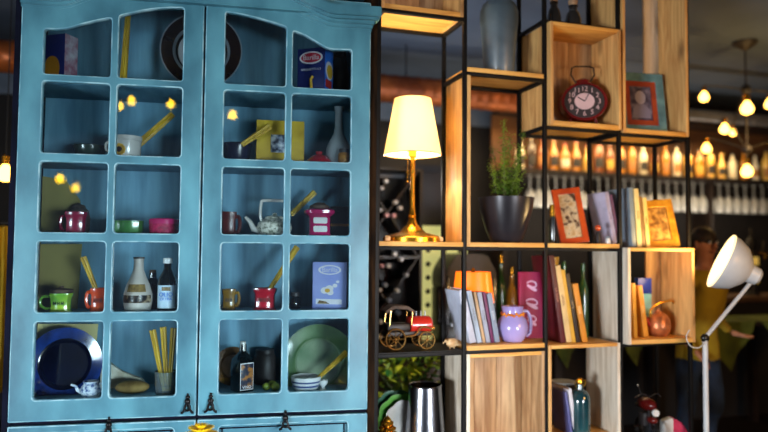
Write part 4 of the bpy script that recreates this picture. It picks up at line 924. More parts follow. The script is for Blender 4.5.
# third column, lower shelf books
shelf_books(zH, .06, [
    ('dark crimson book leaning left, leftmost on the third-column lower shelf', 561, 345, 258, 6, (84, 16, 26), -9, .2, 'LA CASA', (180, 120, 100)),
    ('cream book with brown edges leaning left, third column', 566.5, 345, 268, 6, (222, 190, 132), -9.5, .19, 'OPERA', (120, 70, 40)),
    ('yellow spined book leaning left, third column', 572, 344.5, 272, 4.5, (214, 164, 54), -10, .18, None, None),
    ('dark brown book leaning left between yellow and orange books', 577, 344.5, 276, 4, (46, 36, 30), -10.5, .18, 'NOTTE', (200, 170, 120)),
    ('orange-yellow book leaning left, rightmost on the third-column lower shelf', 582.5, 344, 286, 6, (218, 140, 40), -11, .18, 'SOLE', (250, 230, 170))], 'books leaning on the lower shelf of the third column')
m_ggl = M('green_bottle_glass', (60, 106, 50), (34, 66, 34), rough=.1, coat=.8)
for lab, x0, x1, yt, Y in (('green glass bottle behind the leaning third-column books, left one', 560, 568, 262, .27), ('green glass bottle near the back post of the third column', 579, 587, 264, .27)):
    p, w, h = srow(x0, x1, yt, zH, Y, 340); o = thing('wine_bottle', lab, 'bottle', tuple(p), 0, 'green bottles on the third-column lower shelf')
    MB().lathe(lathe_prof([(0, 0), (.92, 0), (1, .04), (1, .6), (.85, .7), (.42, .8), (.36, .98), (.42, 1), (0, 1)], w*1.3, h), 26).build('body', m_ggl, o); MB().lathe(lathe_prof([(0, .9), (.6, .9), (.58, 1.005), (0, 1.01)], w*.9, h), 18).build('capsule', m_grn, o)
# fourth column, books on top of the lower right box, and behind
zt4 = zE4+.0
shelf_books(zE, .12, [
    ('lilac-white book leaning left on the middle shelf, left of the corner post', 613, 241.5, 190, 5, (206, 196, 222), -11, .18, 'LUNA', (120, 80, 120)),
    ('white book with purple edge leaning left next to the corner post', 618, 242, 193, 3, (122, 80, 110), -11, .18, None, None)], 'pale books on the middle shelf')
shelf_books(zt4, .03, [
    ('blue-grey book standing on the right box, leftmost of its row', 632, 247, 187, 5, (126, 142, 156), -3.5, .2, None, None),
    ('cream thick book standing on the right box', 637.5, 247, 188, 5.5, (236, 214, 150), -4, .2, 'MARE', (150, 110, 50)),
    ('brown-edged book standing on the right box', 642.5, 247, 196, 3.5, (150, 110, 60), -4.5, .19, None, None),
    ('pale yellow book standing on the right box behind the gold frame', 646.5, 247, 197, 4.5, (240, 206, 120), -5, .19, 'TERRA', (140, 90, 40))], 'books standing on the right box')
m_gfr = M('gold_leaf_frame', (226, 170, 54), (190, 126, 30), rough=.3, metal=.35, scale=16)
p, w, h = srow(644, 681, 199, zt4, .06)
o = picture_frame('gold picture frame with a sepia figure picture on top of the right box', p, w, h, -.1, .17, m_gfr, w*.2, photo_mat('sepia_print', [(206, 166, 90), (160, 116, 56), (110, 74, 34)], 22), figure=None)
o.rotation_euler = (0, math.radians(-5), -.14)
# lower right box
zb4 = zG4
shelf_books(zb4, .05, [
    ('thin yellow book upright at the left side of the right box', 634, 338, 284, 4, (224, 166, 52), -2, .17, None, None),
    ('amber book leaning left inside the right box', 644, 338, 287, 5.5, (226, 154, 50), -8, .17, 'VITA', (250, 226, 160))], 'yellow books inside the right box')
m_cop2 = M('hammered_copper', (206, 128, 80), (150, 84, 50), rough=.3, metal=.55, scale=26, bump=.5)
p, w, h = srow(647, 670, 309, zb4, .09, 335); h *= .86
o = thing('copper_kettle', 'round hammered copper kettle with arched handle inside the right box', 'kettle', tuple(p))
MB().lathe(lathe_prof([(0, 0), (.7, 0), (.85, .08), (1, .4), (.95, .7), (.7, .92), (.4, 1), (0, 1)], w, h), 36).build('body', m_cop2, o)
MB().lathe(lathe_prof([(0, 1), (.38, 1), (.3, 1.08), (.1, 1.1), (.1, 1.18), (0, 1.2)], w, h), 24).build('lid', m_cop2, o)
MB().tube(smooth_path([(-w*.4, 0, h*.8), (-w*.42, 0, h*1.1), (-w*.2, 0, h*1.3), (w*.2, 0, h*1.45), (w*.7, 0, h*1.5), (w*.8, 0, h*1.38)]), h*.04, 8).build('handle', m_brass, o)
MB().tube([(-w*.4, 0, h*.4), (-w*.6, -.004, h*.6), (-w*.66, -.006, h*.85)], [h*.1, h*.07, h*.05], 10).build('spout', m_red_gl, o)
m_bl1 = M('blue_screen_print', (24, 70, 214), (16, 52, 180), rough=.4); m_bl2 = M('ice_blue_print', (186, 236, 248), (120, 214, 240), rough=.4)
p, w, h = srow(635, 651, 278, zb4, .2, 330)
o = thing('gift_tin', 'bright blue and ice white tin behind the yellow books', 'tin', tuple(p), 0)
MB().box(-w/2, w/2, -.02, .02, 0, h*.72, .004).build('body', m_bl2, o); MB().box(-w/2-.001, w/2+.001, -.021, .021, h*.72, h, .004).build('lid', m_bl1, o)
# bottom row ---------------------------------------------------------------------------------------
zbot = zF-BT-.02-.56; zbot1 = P(420, 452, .15).z
rails(0, zbot1); MB().box(PT/2, Wc-PT/2, .01, DP, zbot1, zbot1+.006).build('shelf_board', m_frame, sh)
m_steel = M('brushed_steel', (150, 152, 160), (110, 112, 120), rough=.22, metal=1., stretch=(1, 1, .1), scale=20)
zs = zbot1+.006
p, w, h = srow(404, 446, 385, zs, .13, 430)
o = thing('steel_bucket', 'tall shiny steel wine bucket in the bottom left of the shelving', 'bucket', tuple(p))
MB().lathe(lathe_prof([(0, 0), (1, 0), (1.02, .01), (.78, 1), (.74, 1), (.95, .03), (0, .03)], w, h), 44).build('body', m_steel, o)
MB().tube([(w*.385*math.cos(a), w*.385*math.sin(a), h) for a in np.linspace(0, 2*PI, 41)[:-1]], .005, 8, closed=True).build('rim', m_steel, o)
m_shg = M('green_plate_rim', (92, 160, 60), (60, 120, 50), rough=.25, coat=.4); m_shw = M('pale_grey_plate', (176, 180, 178), (150, 156, 156), rough=.3)
for lab, xc, rp, mt, Y in (('scalloped dark green plate, backmost of the three by the bucket', 396, 27, M('dark_green_plate', (40, 92, 70), (26, 66, 50), rough=.25), .26), ('scalloped bright green plate, middle of the three by the bucket', 402, 26, m_shg, .22), ('scalloped pale grey plate, frontmost of the three by the bucket', 407, 24, m_shw, .18)):
    c = P(xc, 415, Y); R = rp*mpp(c); bm = bmesh.new(); rot = Matrix.Rotation(PI/2-.2, 4, 'X')@Matrix.Rotation(PI, 4, 'X')
    zc = zs+R*1.02
    o = thing('scalloped_plate', lab, 'plate', (c.x, Y, zc), 0, 'plates by the bucket')
    rings = []
    for r, z in ((.001, 0), (.6, 0), (.68, -.05), (.95, -.13), (1, -.14), (1, -.11), (.68, -.02), (.6, .03), (.001, .03)):
        rings.append([bm.verts.new((R*r*(1+(.06*abs(math.cos(5*a)) if r > .8 else 0))*math.cos(a), R*r*(1+(.06*abs(math.cos(5*a)) if r > .8 else 0))*math.sin(a), R*z)) for a in np.linspace(0, 2*PI, 61)[:-1]])
    for i in range(len(rings)-1):
        for k in range(60): bm.faces.new((rings[i][k], rings[i][(k+1) % 60], rings[i+1][(k+1) % 60], rings[i+1][k]))
    bmesh.ops.recalc_face_normals(bm, faces=bm.faces[:])
    MB().merge(bm, 0, rot).build('dish', mt, o)
p, w, h = srow(378, 397, 415, zs, .06, 430)
o = thing('gold_ornament', 'gold pine cone ornament at the bottom left of the shelving', 'ornament', tuple(p))
mb = MB()
for k in range(7):
    for q in range(8): a = 2*PI*(q+.5*(k % 2))/8; r = w*.42*math.sin(PI*(k+1)/8.5); mb.ball((r*math.cos(a), r*math.sin(a), h*(.1+.12*k)), w*.13, seg=8, sc=(1, 1, .8))
mb.build('cone', m_brass, o); MB().lathe([(0, 0), (w*.25, 0), (w*.2, h*.9), (0, h)], 12).build('core', m_brass, o)
# third column bottom box: teal bottle and leaning books
zb3 = zH-.56+BT
m_tealg = M('teal_glass', (36, 84, 92), (20, 52, 60), rough=.1, coat=.9)
p, w, h = srow(569.5, 590, 378, zb3, .1, 430)
o = thing('teal_bottle', 'fat teal glass bottle with gold clip stopper in the bottom box', 'bottle', tuple(p))
MB().lathe(lathe_prof([(0, 0), (.92, 0), (1, .04), (1, .58), (.95, .68), (.7, .76), (.34, .8), (.3, .88), (.4, .9), (0, .9)], w, h), 36).build('body', m_tealg, o)
MB().lathe(lathe_prof([(0, .89), (.26, .89), (.3, .96), (.2, 1), (0, 1)], w, h), 20).build('stopper', m_brass, o)
MB().tube(smooth_path([(-w*.2, 0, h*.84), (-w*.3, -.006, h*.93), (0, -.008, h*.99), (w*.3, -.006, h*.93), (w*.2, 0, h*.84)]), .003, 6).build('wire_clip', m_brass, o)
for lab, fx, top, th, col, deg in (('white book leaning left in the bottom box beside the teal bottle', 566, 389, 4, (214, 214, 226), -9), ('blue-violet thin book leaning left in the bottom box', 562.5, 392, 2.5, (90, 96, 156), -9)):
    a = P(fx, 432, .08); mq = mpp(a); topz = P(fx, top, .08).z
    book(lab, a.x+.055, zb3, .08, th*mq, .18, topz-zb3, col, math.radians(deg), 0, 'books in the bottom box')
p, w, h = srow(553, 574, 381, zb3, .24, 430)
o = thing('cake_stand', 'pale flat cake stand at the back of the bottom box', 'stand', tuple(p))
MB().lathe([(0, h-.012), (w*.55, h-.012), (w*.58, h), (0, h)], 36).build('top_plate', m_shw, o); MB().lathe([(0, 0), (w*.3, 0), (w*.26, .012), (.012, .03), (.012, h-.012), (0, h-.012)], 28).build('foot', m_djar, o)
# fourth column bottom: toy motorcycle on a board
zm = P(655, 440, .15).z
rails(3, zm-BT); board(3, zm, m_brn)
p, w, h = srow(630, 664, 384, zm, .12, 430)
mc = thing('toy_motorcycle', 'dark red model motorcycle facing forward on the bottom right shelf', 'toy motorcycle', tuple(p), -.12)
for y, r in ((-.055, h*.2), (.055, h*.2)):
    q = MB().tube([(0, y+r*.92*math.cos(a), r+r*.92*math.sin(a)-r*.0) for a in np.linspace(0, 2*PI, 29)[:-1]], r*.16, 8, closed=True).build('wheel', m_black, mc)
    mb = MB()
    for k in range(6): a = 2*PI*k/6; mb.tube([(0, y, r), (0, y+r*.85*math.cos(a), r+r*.85*math.sin(a))], r*.05, 5)
    mb.build('spokes', m_steel, q)
mb = MB().ball((0, -.0, h*.66), w*.25, sc=(.8, 1.6, .75)); mb.ball((0, -.055, h*.42), w*.2, sc=(.7, 1, .55)); mb.build('fuel_tank', m_crim, mc)
for s in (-1, 1): MB().tube([(s*.012, -.055, h*.2), (s*.014, -.03, h*.72)], .005, 8).build('fork', m_steel, mc)
MB().tube([(-w*.42, -.01, h*.78), (-w*.25, -.035, h*.86), (0, -.03, h*.8), (w*.25, -.035, h*.86), (w*.42, -.01, h*.78)], .004, 8).build('handlebar', m_steel, mc)
MB().lathe([(0, 0), (.02, .0), (.023, .01), (.015, .03), (0, .034)], 20, mtx=T(0, -.1, h*.56)@Matrix.Rotation(PI/2, 4, 'X')@Matrix.Rotation(PI, 4, 'X')).build('headlamp', m_white, mc)
MB().box(-w*.2, w*.2, -.03, .03, h*.3, h*.52, .008).build('engine', m_djar, mc); MB().ball((0, .05, h*.6), w*.16, sc=(1, 2, .5)).build('saddle', m_leath, mc)
for s in (-1, 1): MB().tube([(s*w*.22, -.02, h*.3), (s*w*.26, .06, h*.24)], .006, 8).build('exhaust_pipe', m_steel, mc)
MB().tube([(-w*.28, -.03, h*.86), (-w*.36, -.03, h*1.0)], .002, 6).build('mirror_stalk', m_steel, mc); MB().ball((-w*.37, -.03, h*1.0), .009, sc=(1, .4, 1)).build('mirror', m_steel, mc)
p, w, h = srow(661, 687, 411, zm, .1, 425)
o = thing('fabric_slipper', 'small pink and white fabric slipper beside the red motorcycle', 'slipper', tuple(p), -.2)
m_pinkf = M('pink_fabric', (206, 56, 96), (176, 34, 74), rough=.8, scale=20)
h2 = h*.8
MB().prism([(-w*.5, 0), (w*.5, 0), (w*.52, h2*.3), (w*.3, h2*.75), (-w*.05, h2*.95), (-w*.1, h2), (-w*.1, 0.001)][:6]+[(-w*.1, h2)], -.03, .03, bev=.01).build('toe_cap', m_pinkf, o)
MB().prism([(-w*.5, .001), (-w*.1, .001), (-w*.1, h2*1.0), (-w*.5, h2*.85)], -.031, .031, bev=.006).build('pale_lining', m_white, o)
# glowing orange candle lamp behind the pale books
m_orl = M('orange_lit_glass', (240, 90, 20), (220, 50, 16), rough=.3, emis=(255, 120, 16), es=1.5)
p, w, h = srow(452, 494, 272, zF, .25, 340)
o = thing('candle_lantern', 'glowing orange lantern standing behind the leaning pale books', 'lantern', tuple(p))
MB().lathe(lathe_prof([(0, .55), (1, .55), (.82, 1), (.76, 1), (.9, .58), (0, .58)], w, h), 36).build('shade', m_orl, o)
MB().lathe(lathe_prof([(0, 0), (.5, 0), (.5, .03), (.12, .08), (.12, .55), (0, .56)], w, h), 28).build('foot', m_djar, o)
MB().lathe(lathe_prof([(0, .55), (.1, .55), (.1, 1.03), (.04, 1.06), (0, 1.06)], w, h), 16).build('finial', m_brass, o)

# ------------------------------------------------------------------ the bar room behind
m_bulb = glow('bulb_glow', (255, 186, 80), 10); m_bulbr = glow('orange_bulb_glow', (255, 196, 24), 34); m_bulb2 = glow('filament_glow', (255, 176, 60), 9)
m_bglass = glass('amber_bulb_glass', (255, 214, 150), gain=1.5)
m_copd = M('copper_duct', (196, 106, 52), (132, 66, 34), rough=.4, metal=.5, scale=4); m_sild = M('silver_duct', (176, 178, 184), (140, 142, 150), rough=.35, metal=.7, scale=4)
def duct(label, x0, x1, Y, zc, r, mat, ribs):
    o = thing('ventilation_duct', label, 'duct', (x0, Y, zc)); L = x1-x0; prof = []
    n = int(L/ribs)
    for k in range(n): x = L*k/n; prof += [(r, x), (r, x+ribs*.7), (r*1.035, x+ribs*.78), (r*1.035, x+ribs*.92)]
    MB().lathe([(0, 0)]+prof+[(r, L), (0, L)], 28, mtx=Matrix.Rotation(PI/2, 4, 'Y')).build('pipe', mat, o)
    for k in range(max(2, int(L/1.4))): x = .3+k*1.4; MB().tube([(x, 0, r), (x, 0, CEIL-zc-.001)], .006, 6).build('hanger_rod', m_iron, o)
    return o
YD = 2.4; pd = P(430, 92, YD); rd = 13.5*mpp(pd)
duct('copper spiral duct running under the ceiling behind the lamp', XL+.2, P(565, 92, YD).x, YD, pd.z, rd, m_copd, .11)
pd = P(728, 118, 2.2); duct('thin silver duct behind the hanging bulbs at right', P(640, 118, 2.2).x, XR-.2, 2.2, pd.z, 5.5*mpp(pd), m_sild, .16)
zt = P(500, 128, BACKY).z
m_band = M('grey_wall_band', (112, 124, 140), (96, 108, 124), rough=.9)
struct('trim_1', MB().box(XL, P(560, 120, BACKY).x, BACKY-.02, BACKY, zt, CEIL), m_band)
# bar back: a dark rack with one lit bottle shelf and glasses hanging under it
YB = 2.85; m_barw = M('dark_bar_wood', (40, 28, 22), (26, 18, 14), rough=.5); m_warmwall = M('warm_back_board', (112, 70, 30), (70, 42, 20), rough=.7, scale=2)
xb0, xb1 = P(505, 176, YB).x, P(800, 176, YB).x; zb_ = P(650, 174.5, YB).z; mB = mpp(P(650, 174, YB))
bar = thing('back_bar_shelf', 'long dark back bar shelf with bottles on top and glasses hanging below', 'shelf', (xb0, YB, 0))
L = xb1-xb0
MB().box(0, L, -.02, .3, zb_-.045, zb_).build('bottle_shelf', m_barw, bar); MB().box(0, L, .3, .33, zb_-.05, zb_+.62).build('warm_back_panel', m_warmwall, bar)
MB().box(0, L, .3, .34, .0, zb_-.05).build('dark_back_panel', m_bwall, bar)
for x in np.linspace(0, L, 4): MB().box(x-.02, x+.02, -.0, .3, 0, zb_-.045).build('upright', m_barw, bar)
MB().box(0, L, -.02, .3, zb_+.6, zb_+.64).build('top_shelf', m_barw, bar)
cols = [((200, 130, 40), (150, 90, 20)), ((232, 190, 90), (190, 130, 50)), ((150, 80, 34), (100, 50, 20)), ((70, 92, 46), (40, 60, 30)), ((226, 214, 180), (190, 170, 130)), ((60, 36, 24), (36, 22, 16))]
bm_ = [M('bar_bottle_glass_%s' % n, a, b, rough=.15, coat=.8, scale=4, emis=a, es=.14) for n, (a, b) in zip(('amber', 'honey', 'rust', 'green', 'clear', 'brown'), cols)]  # faint emission imitates light glowing through the bottles
blab = [M('bar_label_%s' % n, c, rough=.6) for n, c in (('cream', (232, 220, 190)), ('tan', (180, 120, 60)), ('gold', (214, 170, 70)), ('black', (36, 32, 30)))]
caps = [M('bar_cap_%s' % n, c, rough=.4) for n, c in (('black', (24, 22, 22)), ('gold', (196, 150, 60)), ('red', (150, 40, 30)))]
profs = [[(0, 0), (.92, 0), (1, .03), (1, .56), (.86, .68), (.4, .78), (.34, .97), (.4, .98), (0, .98)], [(0, 0), (.95, 0), (1, .03), (1, .45), (.9, .55), (.45, .72), (.34, .8), (.34, .96), (0, .97)], [(0, 0), (.9, 0), (1, .05), (1, .66), (.9, .74), (.36, .8), (.36, .95), (0, .96)]]
names_c = ['amber', 'honey coloured', 'rust red', 'green', 'clear pale', 'dark brown']; names_l = ['cream', 'tan', 'gold', 'black']
rb = random.Random(11); xs = list(np.arange(520, 790, 11.2))
seen_lab = set()
ordw = ['first', 'second', 'third', 'fourth', 'fifth', 'sixth', 'seventh', 'eighth', 'ninth', 'tenth', 'eleventh', 'twelfth', 'thirteenth', 'fourteenth', 'fifteenth', 'sixteenth', 'seventeenth', 'eighteenth', 'nineteenth', 'twentieth', 'twenty-first', 'twenty-second', 'twenty-third', 'twenty-fourth', 'twenty-fifth', 'twenty-sixth', 'twenty-seventh', 'twenty-eighth', 'twenty-ninth', 'thirtieth']
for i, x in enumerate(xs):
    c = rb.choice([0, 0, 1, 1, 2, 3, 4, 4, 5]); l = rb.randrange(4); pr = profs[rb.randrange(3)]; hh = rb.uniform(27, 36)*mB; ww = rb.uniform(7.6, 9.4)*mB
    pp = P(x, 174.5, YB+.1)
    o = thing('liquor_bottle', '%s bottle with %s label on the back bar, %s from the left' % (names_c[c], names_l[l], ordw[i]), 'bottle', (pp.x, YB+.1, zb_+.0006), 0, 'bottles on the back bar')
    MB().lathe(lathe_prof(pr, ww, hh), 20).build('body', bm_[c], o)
    wrap('label', o, lambda z, ww=ww: ww/2*1.02, hh*.14, hh*.42, 1.3, blab[l], 10)
    MB().lathe([(0, hh*.93), (ww*.22, hh*.93), (ww*.22, hh), (0, hh)], 14).build('cap', caps[rb.randrange(3)], o)
m_wg = glass('wine_glass', (214, 220, 224), gain=4., rough=.08, diff=.5, diffc=(226, 226, 222))
xs = list(np.arange(530, 790, 8.6))[:30]; zg = zb_-.047
rack = MB()
hg = 31*mB; wg = 10.4*mB
GP = [(0, 0), (.42, 0), (.42, -.012), (.06, -.03), (.06, -.42), (.3, -.5), (.48, -.66), (.5, -.8), (.4, -1), (.37, -1), (.46, -.8), (.44, -.67), (.26, -.52), (0, -.47)]
g0 = None
for i, x in enumerate(xs):
    pp = P(x, 195, YB+.08); loc = (pp.x, YB+.08, zg-.004)
    lab = 'upside-down wine glass hanging under the back bar shelf, %s from the left' % ordw[i]
    if g0 is None:
        g0 = MB().lathe([(r*wg, z*hg) for r, z in GP], 20).build('wine_glass', m_wg, None, loc=loc); tag(g0, lab, 'glass', 'wine glasses under the back bar shelf')
    else:
        g = g0.copy(); COL.objects.link(g); g.location = loc; g['label'] = lab
for y in (YB+.03, YB+.13): MB().box(xs and .02, L-.02, y-YB-.006, y-YB+.006, zg-.012, zg+.001).build('glass_rail', m_iron, bar)
# bar counter with tap tower
YC = 1.75; c0 = P(560, 300, YC).x; c1 = XR-.3; m_cnt = wood('brown_counter_top', (96, 66, 40), (60, 40, 26), axis=0, knots=False)
ctr = thing('bar_counter', 'dark bar counter with brown wooden top in the background at right', 'counter', (c0, YC, 0)); zct = P(740, 297, YC).z
MB().box(0, c1-c0, 0, .5, zct-.05, zct, .006).build('counter_top', m_cnt, ctr); MB().box(.03, c1-c0-.03, .06, .46, 0, zct-.05).build('counter_body', m_bwall, ctr)
pp = P(752, 297, YC+.2); m7 = mpp(pp)
tap = thing('beer_tap_tower', 'dark beer tap tower with brass fittings and glowing plates imitating amber glints on the bar counter', 'beer tap', (pp.x, YC+.2, zct+.0005))
MB().lathe([(0, 0), (8*m7, 0), (8*m7, .015), (4.5*m7, .03), (4.5*m7, 46*m7), (6*m7, 48*m7), (5*m7, 54*m7), (1.5*m7, 58*m7), (1.2*m7, 66*m7), (0, 67*m7)], 28).build('column', m_black, tap)
m_gl2 = M('amber_glint_plate', (220, 190, 110), (160, 120, 50), rough=.3, emis=(230, 190, 90), es=.5)  # emission imitates amber glints on the dark column
for z in (16, 34): MB().box(-4*m7, 4*m7, -5.2*m7, -4.3*m7, (z-4)*m7, (z+4)*m7, .004).build('glint_badge', m_gl2, tap)
for s in (-1, 1):
    h_ = MB().tube([(s*3*m7, -5*m7, 42*m7), (s*9*m7, -8*m7, 42*m7), (s*9*m7, -8*m7, 36*m7)], .012, 8).build('tap_spout', m_brass, tap)
    MB().tube([(s*7*m7, -7*m7, 43*m7), (s*7.5*m7, -7.5*m7, 54*m7)], [.012, .018], 10).build('tap_handle', m_black, h_)
# green draped table
YT = 1.15; t0 = P(553, 330, YT).x; t1 = P(800, 330, YT).x; ztt = P(740, 322, YT).z; m_gcl = M('olive_green_cloth', (92, 104, 30), (58, 70, 20), rough=.9, scale=5)
tb = thing('long_table', 'long dark table under olive green cloth points behind the shelving', 'table', (t0, YT, 0)); LT = t1-t0
MB().box(0, LT, 0, .5, ztt-.04, ztt-.004, .004).build('table_top', m_barw, tb)
for x in (.06, LT*.5, LT-.06):
    for y in (.05, .45): MB().box(x-.03, x+.03, y-.03, y+.03, 0, ztt-.04).build('leg', m_barw, tb)
for i, xc in enumerate((565, 634, 728, 790)):
    q = P(xc, 340, YT-.01); mq = mpp(q); hw = (36 if i > 1 else 22)*mq; dr = (48 if i > 1 else 40)*mq
    o = thing('green_cloth', ('leftmost olive green cloth with its point hanging over the table edge', 'olive green cloth point hanging behind the red motorcycle', 'large olive green cloth point hanging right of the white floor lamp pole', 'olive green cloth at the right end of the table')[i], 'tablecloth', (q.x, YT-.008, ztt), 0, 'green cloths on the long table')
    MB().box(-hw, hw, .0, .45, -.002, .004).build('top_layer', m_gcl, o)
    bm = bmesh.new(); n = 13; r0 = []; r1 = []; r2 = []
    for k in range(n): s = -1+2*k/(n-1); d = -dr*(1-abs(s)); r0.append(bm.verts.new((s*hw, 0, .004))); r1.append(bm.verts.new((s*hw, -.012-.012*math.cos(s*9), d*.5))); r2.append(bm.verts.new((s*hw, -.014-.02*math.cos(s*9), d)))
    for A, B in ((r0, r1), (r1, r2)):
        for k in range(n-1): bm.faces.new((A[k], A[k+1], B[k+1], B[k]))
    MB().merge(bm).build('hanging_point', m_gcl, o)
# hanging lamp with bare bulbs
pc = PZ(745, 42, CEIL); dch = float((np.array(pc)-CAM)@W_)
ch = thing('bulb_chandelier', 'dark metal chandelier with bare glowing bulbs on thin arms at the upper right', 'chandelier', tuple(pc)); mch = dch/F
def cq(x, y, dd=0.): return PD(x, y, dch+dd)-pc
MB().lathe([(0, 0), (12*mch, 0), (11.5*mch, -2*mch), (6*mch, -6*mch), (1.5*mch, -9*mch), (0, -9*mch)], 28).build('canopy', m_djar, ch)
hub1, hub2 = cq(746, 90), cq(747, 150); hub1.x = hub2.x = 0; hub1.y = hub2.y = 0
MB().tube([(0, 0, -.05), hub2], .008, 10).build('rod', m_djar, ch)
for nm, hb in (('upper_hub', hub1), ('lower_hub', hub2)): MB().ball(hb, 5*mch, seg=14).build(nm, m_djar, ch)
def bulb(parent, p, s, up=True, mat=None):
    b = MB().lathe([(0, s*1.25), (s*.3, s*1.2), (s*.36, s*.9), (s*.8, s*.2), (s, -.3*s), (s*.85, -.85*s), (s*.45, -1.15*s), (0, -1.22*s)], 18, mtx=Matrix.Translation(p)).build('bulb', mat or m_bulb, parent)
    MB().lathe([(0, s*2), (s*.45, s*1.95), (s*.45, s*.95), (0, s*.95)], 14, mtx=Matrix.Translation(p)).build('socket', m_brass, parent)
for hb, lst in ((hub1, [(704, 96, -.1, 5.5), (747, 107, -.32, 7), (770, 103, .15, 6), (733, 132, .3, 4)]), (hub2, [(724.5, 128, -.25, 5.5), (706.5, 147.5, .05, 5.5), (747, 170, -.3, 6.5), (776, 150, .2, 5.5)])):
    for x, y, dd, s in lst:
        p = cq(x, y, dd); mid = (hb+p)/2+Vector((0, 0, 6*mch))
        MB().tube([hb, mid, p+Vector((0, 0, s*mch*1.9))], .006, 8).build('arm', m_djar, ch); bulb(ch, p, s*mch*.85)
# hanging bulb seen left of the cabinet, yellow curtain there
def pendant(label, p, s, mat=m_bulb, group=None, cord=m_black):
    o = thing('pendant_bulb', label, 'hanging bulb', (p.x, p.y, p.z), 0, group); bulb(o, Vector((0, 0, 0)), s, mat=mat)
    MB().tube([(0, 0, s*1.95), (0, 0, CEIL-p.z-.002)], .004, 6).build('cord', cord, o); return o
pb = P(5.5, 172, 1.6); pendant('warm glowing bare bulb hanging left of the blue cabinet', pb, 9*mpp(pb)*.9)
m_curt = M('yellow_curtain', (206, 176, 40), (120, 96, 24), rough=.9, scale=3, stretch=(9, 9, .5))
ca, cb = P(-60, 300, 1.9).x, P(9, 300, 1.9).x; zt_, zb2 = P(3, 226, 1.9).z, P(3, 392, 1.9).z
o = thing('curtain', 'yellow gathered fabric hanging at the far left edge', 'curtain', ((ca+cb)/2, 1.9, 0))
bm = bmesh.new(); N = 60; rows_ = []
for z in np.linspace(zb2, zt_, 6): rows_.append([bm.verts.new((ca-(ca+cb)/2+(cb-ca)*k/N, .035*math.sin(k*.9)+.01*math.sin(k*2.3+z*3), z)) for k in range(N+1)])
for i in range(5):
    for k in range(N): bm.faces.new((rows_[i][k], rows_[i][k+1], rows_[i+1][k+1], rows_[i+1][k]))
MB().merge(bm).build('fabric', m_curt, o); MB().tube([(ca-(ca+cb)/2-.1, 0, zt_+.02), (cb-(ca+cb)/2, 0, zt_+.02)], .014, 10).build('rail', m_iron, o)
for s in (-.7, .3): MB().tube([(s*(cb-ca)/2, 0, zt_+.02), (s*(cb-ca)/2, 0, CEIL-.001)], .008, 8).build('hanger', m_iron, o)
# wine rack on a sideboard behind the lamp shelf
YW = 1.35; w0, w1 = P(352, 300, YW).x, P(422, 300, YW).x; zw0 = P(400, 348, YW).z; zw1 = P(400, 168, YW).z
sbx1 = P(526, 348, YW).x
sbd = thing('sideboard', 'dark sideboard behind the shelving carrying the wine rack', 'sideboard', (w0, YW-.03, 0))
MB().box(0, sbx1-w0, 0, .5, zw0-.04, zw0, .005).build('top', m_barw, sbd); MB().box(.02, sbx1-w0-.02, .03, .48, .0, zw0-.04).build('body', m_bwall, sbd)
for k in range(3): MB().box(.06+k*.45, .46+k*.45, .02, .031, .08, zw0-.1, .004).build('door', m_barw, sbd)
rk = thing('wine_rack', 'tall black wine rack with crossed dividers on the sideboard', 'wine rack', (w0, YW, zw0+.001)); WW, HH = w1-w0, zw1-zw0
for x0, x1, z0, z1 in ((0, .02, 0, HH), (WW-.02, WW, 0, HH), (.02, WW-.02, 0, .02), (.02, WW-.02, HH-.02, HH), (.02, WW-.02, HH*.5-.01, HH*.5+.01)): MB().box(x0, x1, 0, .3, z0, z1).build('frame_board', m_black, rk)
MB().box(.02, WW-.02, .29, .3, .02, HH-.02).build('back_board', m_black, rk)
for z0 in (.02, HH*.5+.01):
    for s in (0, 1):
        a, b = Vector((.03+(WW-.06)*s, 0, z0)), Vector((WW-.03-(WW-.06)*s, 0, z0+HH*.5-.03)); v = (b-a).normalized(); n_ = Vector((-v.z, 0, v.x))*.006
        MB().prism([((a+n_).x, (a+n_).z), ((b+n_).x, (b+n_).z), ((b-n_).x, (b-n_).z), ((a-n_).x, (a-n_).z)], .01 if s else .02, .28).build('crossed_divider', m_djar, rk)
m_foil = [M('bottle_foil_%s' % n, c, rough=.4) for n, c in (('white', (226, 226, 224)), ('pink', (222, 160, 166)), ('blue', (150, 170, 200)), ('grey', (160, 160, 164)))]
nmf = ['white', 'pink', 'pale blue', 'grey']
ends = [(386.7, 181, 0), (382.5, 188, 3), (396.4, 202, 0), (401, 208, 0), (394.4, 215.5, 1), (387.5, 215, 1), (381, 210, 3), (395.5, 254, 0), (402, 259.5, 0), (382.5, 266, 1), (389.3, 266, 0), (386, 285, 2), (380.5, 290, 0), (390, 300.5, 2), (398, 291, 0), (407, 275, 3), (381.5, 322, 0), (380, 337, 0), (399, 313, 2), (408, 232, 3)]
for i, (x, y, c) in enumerate(ends):
    q = P(x, y, YW-.06); mq = mpp(q)
    o = thing('wine_bottle', 'dark lying wine bottle with %s foil end, %s in the black rack counting downward' % (nmf[c], ordw[sorted(range(len(ends)), key=lambda j: ends[j][1]).index(i)]), 'bottle', (q.x, q.y, q.z), 0, 'bottles lying in the wine rack')
    R = Matrix.Rotation(-PI/2, 4, 'X')
    MB().lathe([(0, .02), (.013, .02), (.014, .09), (.034, .14), (.034, .32), (0, .32)], 18, mtx=R).build('body', m_dglass, o)
    MB().lathe([(0, -.003), (.015, -.001), (.0165, .006), (.0165, .05), (.0, .05)], 18, mtx=R).build('foil', m_foil[c], o)
